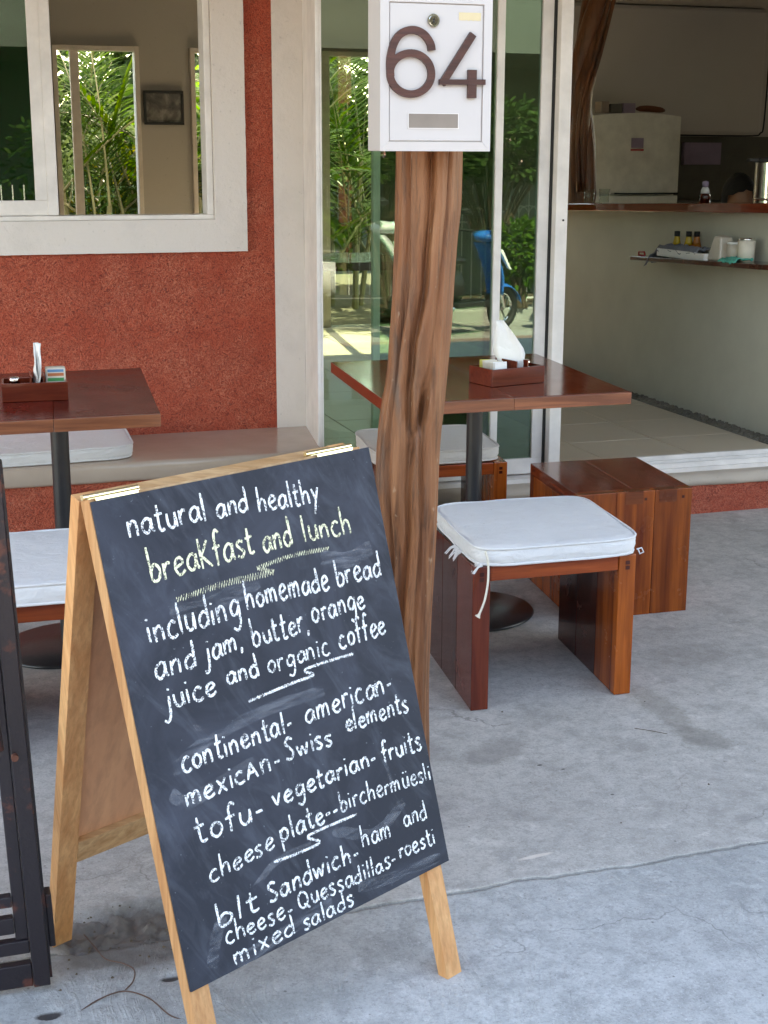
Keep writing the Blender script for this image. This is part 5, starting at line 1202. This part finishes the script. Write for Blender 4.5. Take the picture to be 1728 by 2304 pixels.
for i, (x, y, rx, rz_, n, L, W, mt, fl_, lb) in enumerate([
    (5.3, -2.95, .8, .33, 5200, .10, .022, 'leafB', 60, 'flowering shrub with pale blossoms overhanging the fence opposite the door'),
    (4.2, -2.95, .7, .33, 4200, .10, .02, 'leafB', 30, 'leafy green shrub overhanging the fence left of the flowering one'),
    (6.4, -2.95, .8, .36, 4200, .10, .022, 'leafB', 30, 'bushy green shrub overhanging the fence right of the flowering one'),
    (3.2, -3.9, .7, .60, 2600, .12, .026, 'leafC', 0, 'bright green shrub behind the fence near the banana plant'),
    (7.6, -4.1, .8, .65, 2200, .11, .024, 'leafB', 0, 'dark shrub at the right end behind the fence'),
    (1.6, -3.9, .8, .65, 2200, .11, .024, 'leafB', 0, 'green shrub at the left end behind the fence')]):
    shrub('fence_shrub', lb, 'shrub', x, y, -.1, rx, .5 if y > -3 else .35, rz_, n, L, W, mt, 40 + i, 'shrubs along the street fence', fl_, 1.25 if y > -3 else .5)
shrub('kerb_plant', 'low bright leafy plant at the kerb beside the scooter', 'plant', 5.55, -2.75, -.03, .32, .18, .34, 1500, .09, .022, 'leafC', 60, stemh=.1)
shrub('kerb_plant', 'low leafy plant at the kerb left of the scooter', 'plant', 3.6, -2.95, -.05, .3, .16, .25, 700, .09, .02, 'leafC', 61, stemh=.1)
banana('banana plant with sunlit leaves across the street', 3.80, -2.98, -.05, 33, 8, 1.0)

def scooter(label, loc, rz, paint, tail='seatv'):
    t = thing('scooter', label, 'scooter', loc, rz, 'scooters parked across the street')
    for x in (0, -1.2):
        wob = MB(); wob.tube([(x + .19 * cos(2 * pi * i / 28), 0, .225 + .19 * sin(2 * pi * i / 28)) for i in range(28)], .036, 8, closed=True); wo = wob.build('wheel', 'rubber', t, smooth=True)
        r_ = MB(); r_.tube([(x + .145 * cos(2 * pi * i / 24), 0, .225 + .145 * sin(2 * pi * i / 24)) for i in range(24)], .012, 6, closed=True)
        for q in range(6): r_.tube([(x, 0, .225), (x + .14 * cos(q * pi / 3), 0, .225 + .14 * sin(q * pi / 3))], .009, 5)
        r_.tube([(x, -.03, .225), (x, .03, .225)], .03, 10); r_.build('rim', 'chrome', wo)
    k = MB()
    for s_ in (-1, 1): k.tube([(0, s_ * .055, .225), (-.10, s_ * .05, .52)], .016, 8)
    k.build('fork', 'chrome', t)
    k = MB(); a_, b_ = grid_surface(lambda u, v: ((.235) * cos(.25 + 2.1 * u) , (v - .5) * .13, .225 + .235 * sin(.25 + 2.1 * u) - .03 * (2 * v - 1) ** 2), 14, 7); k.add(a_, b_); o = k.build('front_fender', paint, t, smooth=True); o.modifiers.new('t', 'SOLIDIFY').thickness = .006
    k = MB(); a_, b_ = grid_surface(lambda u, v: (-.12 - .20 * u + .06 * sin(u * 3) + .05 * (1 - (2 * v - 1) ** 2), (v - .5) * (.24 + .05 * sin(u * pi)), .36 + .50 * u), 12, 11); k.add(a_, b_); o = k.build('leg_shield', paint, t, smooth=True); o.modifiers.new('t', 'SOLIDIFY').thickness = .02
    k = MB(); a_, b_ = grid_surface(lambda u, v: (-.27 + .12 * cos(u * 2 * pi) * sin(v * pi), .12 * sin(u * 2 * pi) * sin(v * pi), .93 + .06 * cos(v * pi)), 18, 10, True); k.add(a_, b_); k.build('headset', paint, t, smooth=True)
    k = MB(); a_, b_ = grid_surface(lambda u, v: (-.175 + .045 * cos(u * 2 * pi) * sin(v * pi), .085 * sin(u * 2 * pi) * sin(v * pi), .93 + .055 * cos(v * pi)), 16, 8, True); k.add(a_, b_); k.build('headlight', 'lens', t, smooth=True)
    for s_ in (-1, 1):
        k = MB(); k.hexa([(-.06, s_ * .13, .62), (-.02, s_ * .13, .60), (-.02, s_ * .16, .60), (-.06, s_ * .16, .62), (-.17, s_ * .10, .80), (-.13, s_ * .10, .80), (-.13, s_ * .14, .80), (-.17, s_ * .14, .80)]); k.build('highlight_strip', 'paper', t)  # white strips painted in as highlights on the bodywork
    for s_ in (-1, 1):
        k = MB(); k.tube([(-.30, s_ * .1, .97), (-.36, s_ * .33, .99)], .014, 8); k.build('handlebar', 'rubber', t)
        k = MB(); k.tube([(-.32, s_ * .18, .99), (-.30, s_ * .24, 1.14)], .005, 6); k.lathe(-.30, s_ * .25, [(0, 1.12), (.05, 1.14), (.055, 1.17), (0, 1.2)], 12); k.build('mirror', 'rubber', t)
    k = MB(); k.box(-.75, -.13, .27, -.28, .13, .33); k.build('footboard', 'seatv', t, bevel=.01)
    k = MB(); a_, b_ = grid_surface(lambda u, v: (-.70 - .72 * v, .15 * (1 - .5 * v) * cos(u * 2 * pi), .48 + .12 * v + (.17 - .06 * v) * sin(u * 2 * pi)), 18, 10, True); k.add(a_, b_); k.build('tail_body', tail, t, smooth=True)
    k = MB(); a_, b_ = grid_surface(lambda u, v: (-.66 - .68 * v, .12 * cos(u * 2 * pi), .72 + .03 * v + .045 * sin(u * 2 * pi)), 18, 10, True); k.add(a_, b_); k.build('seat', 'seatv', t, smooth=True)
    k = MB(); k.tube([(-.85, .14, .28), (-1.35, .17, .34)], .035, 10); k.build('exhaust', 'chrome', t)
    return t
sc_ = scooter('blue scooter parked by the fence across the street', (5.06, -2.05, -.15), R(-24), 'blue'); sc_.scale = (.92, .92, .92)
scooter('pale silver scooter parked left of the blue one across the street', (4.22, -2.15, -.15), R(12), 'silver', 'silver')
scooter('dark red scooter facing the blue one across the street', (5.62, -1.95, -.15), R(184), 'redp')
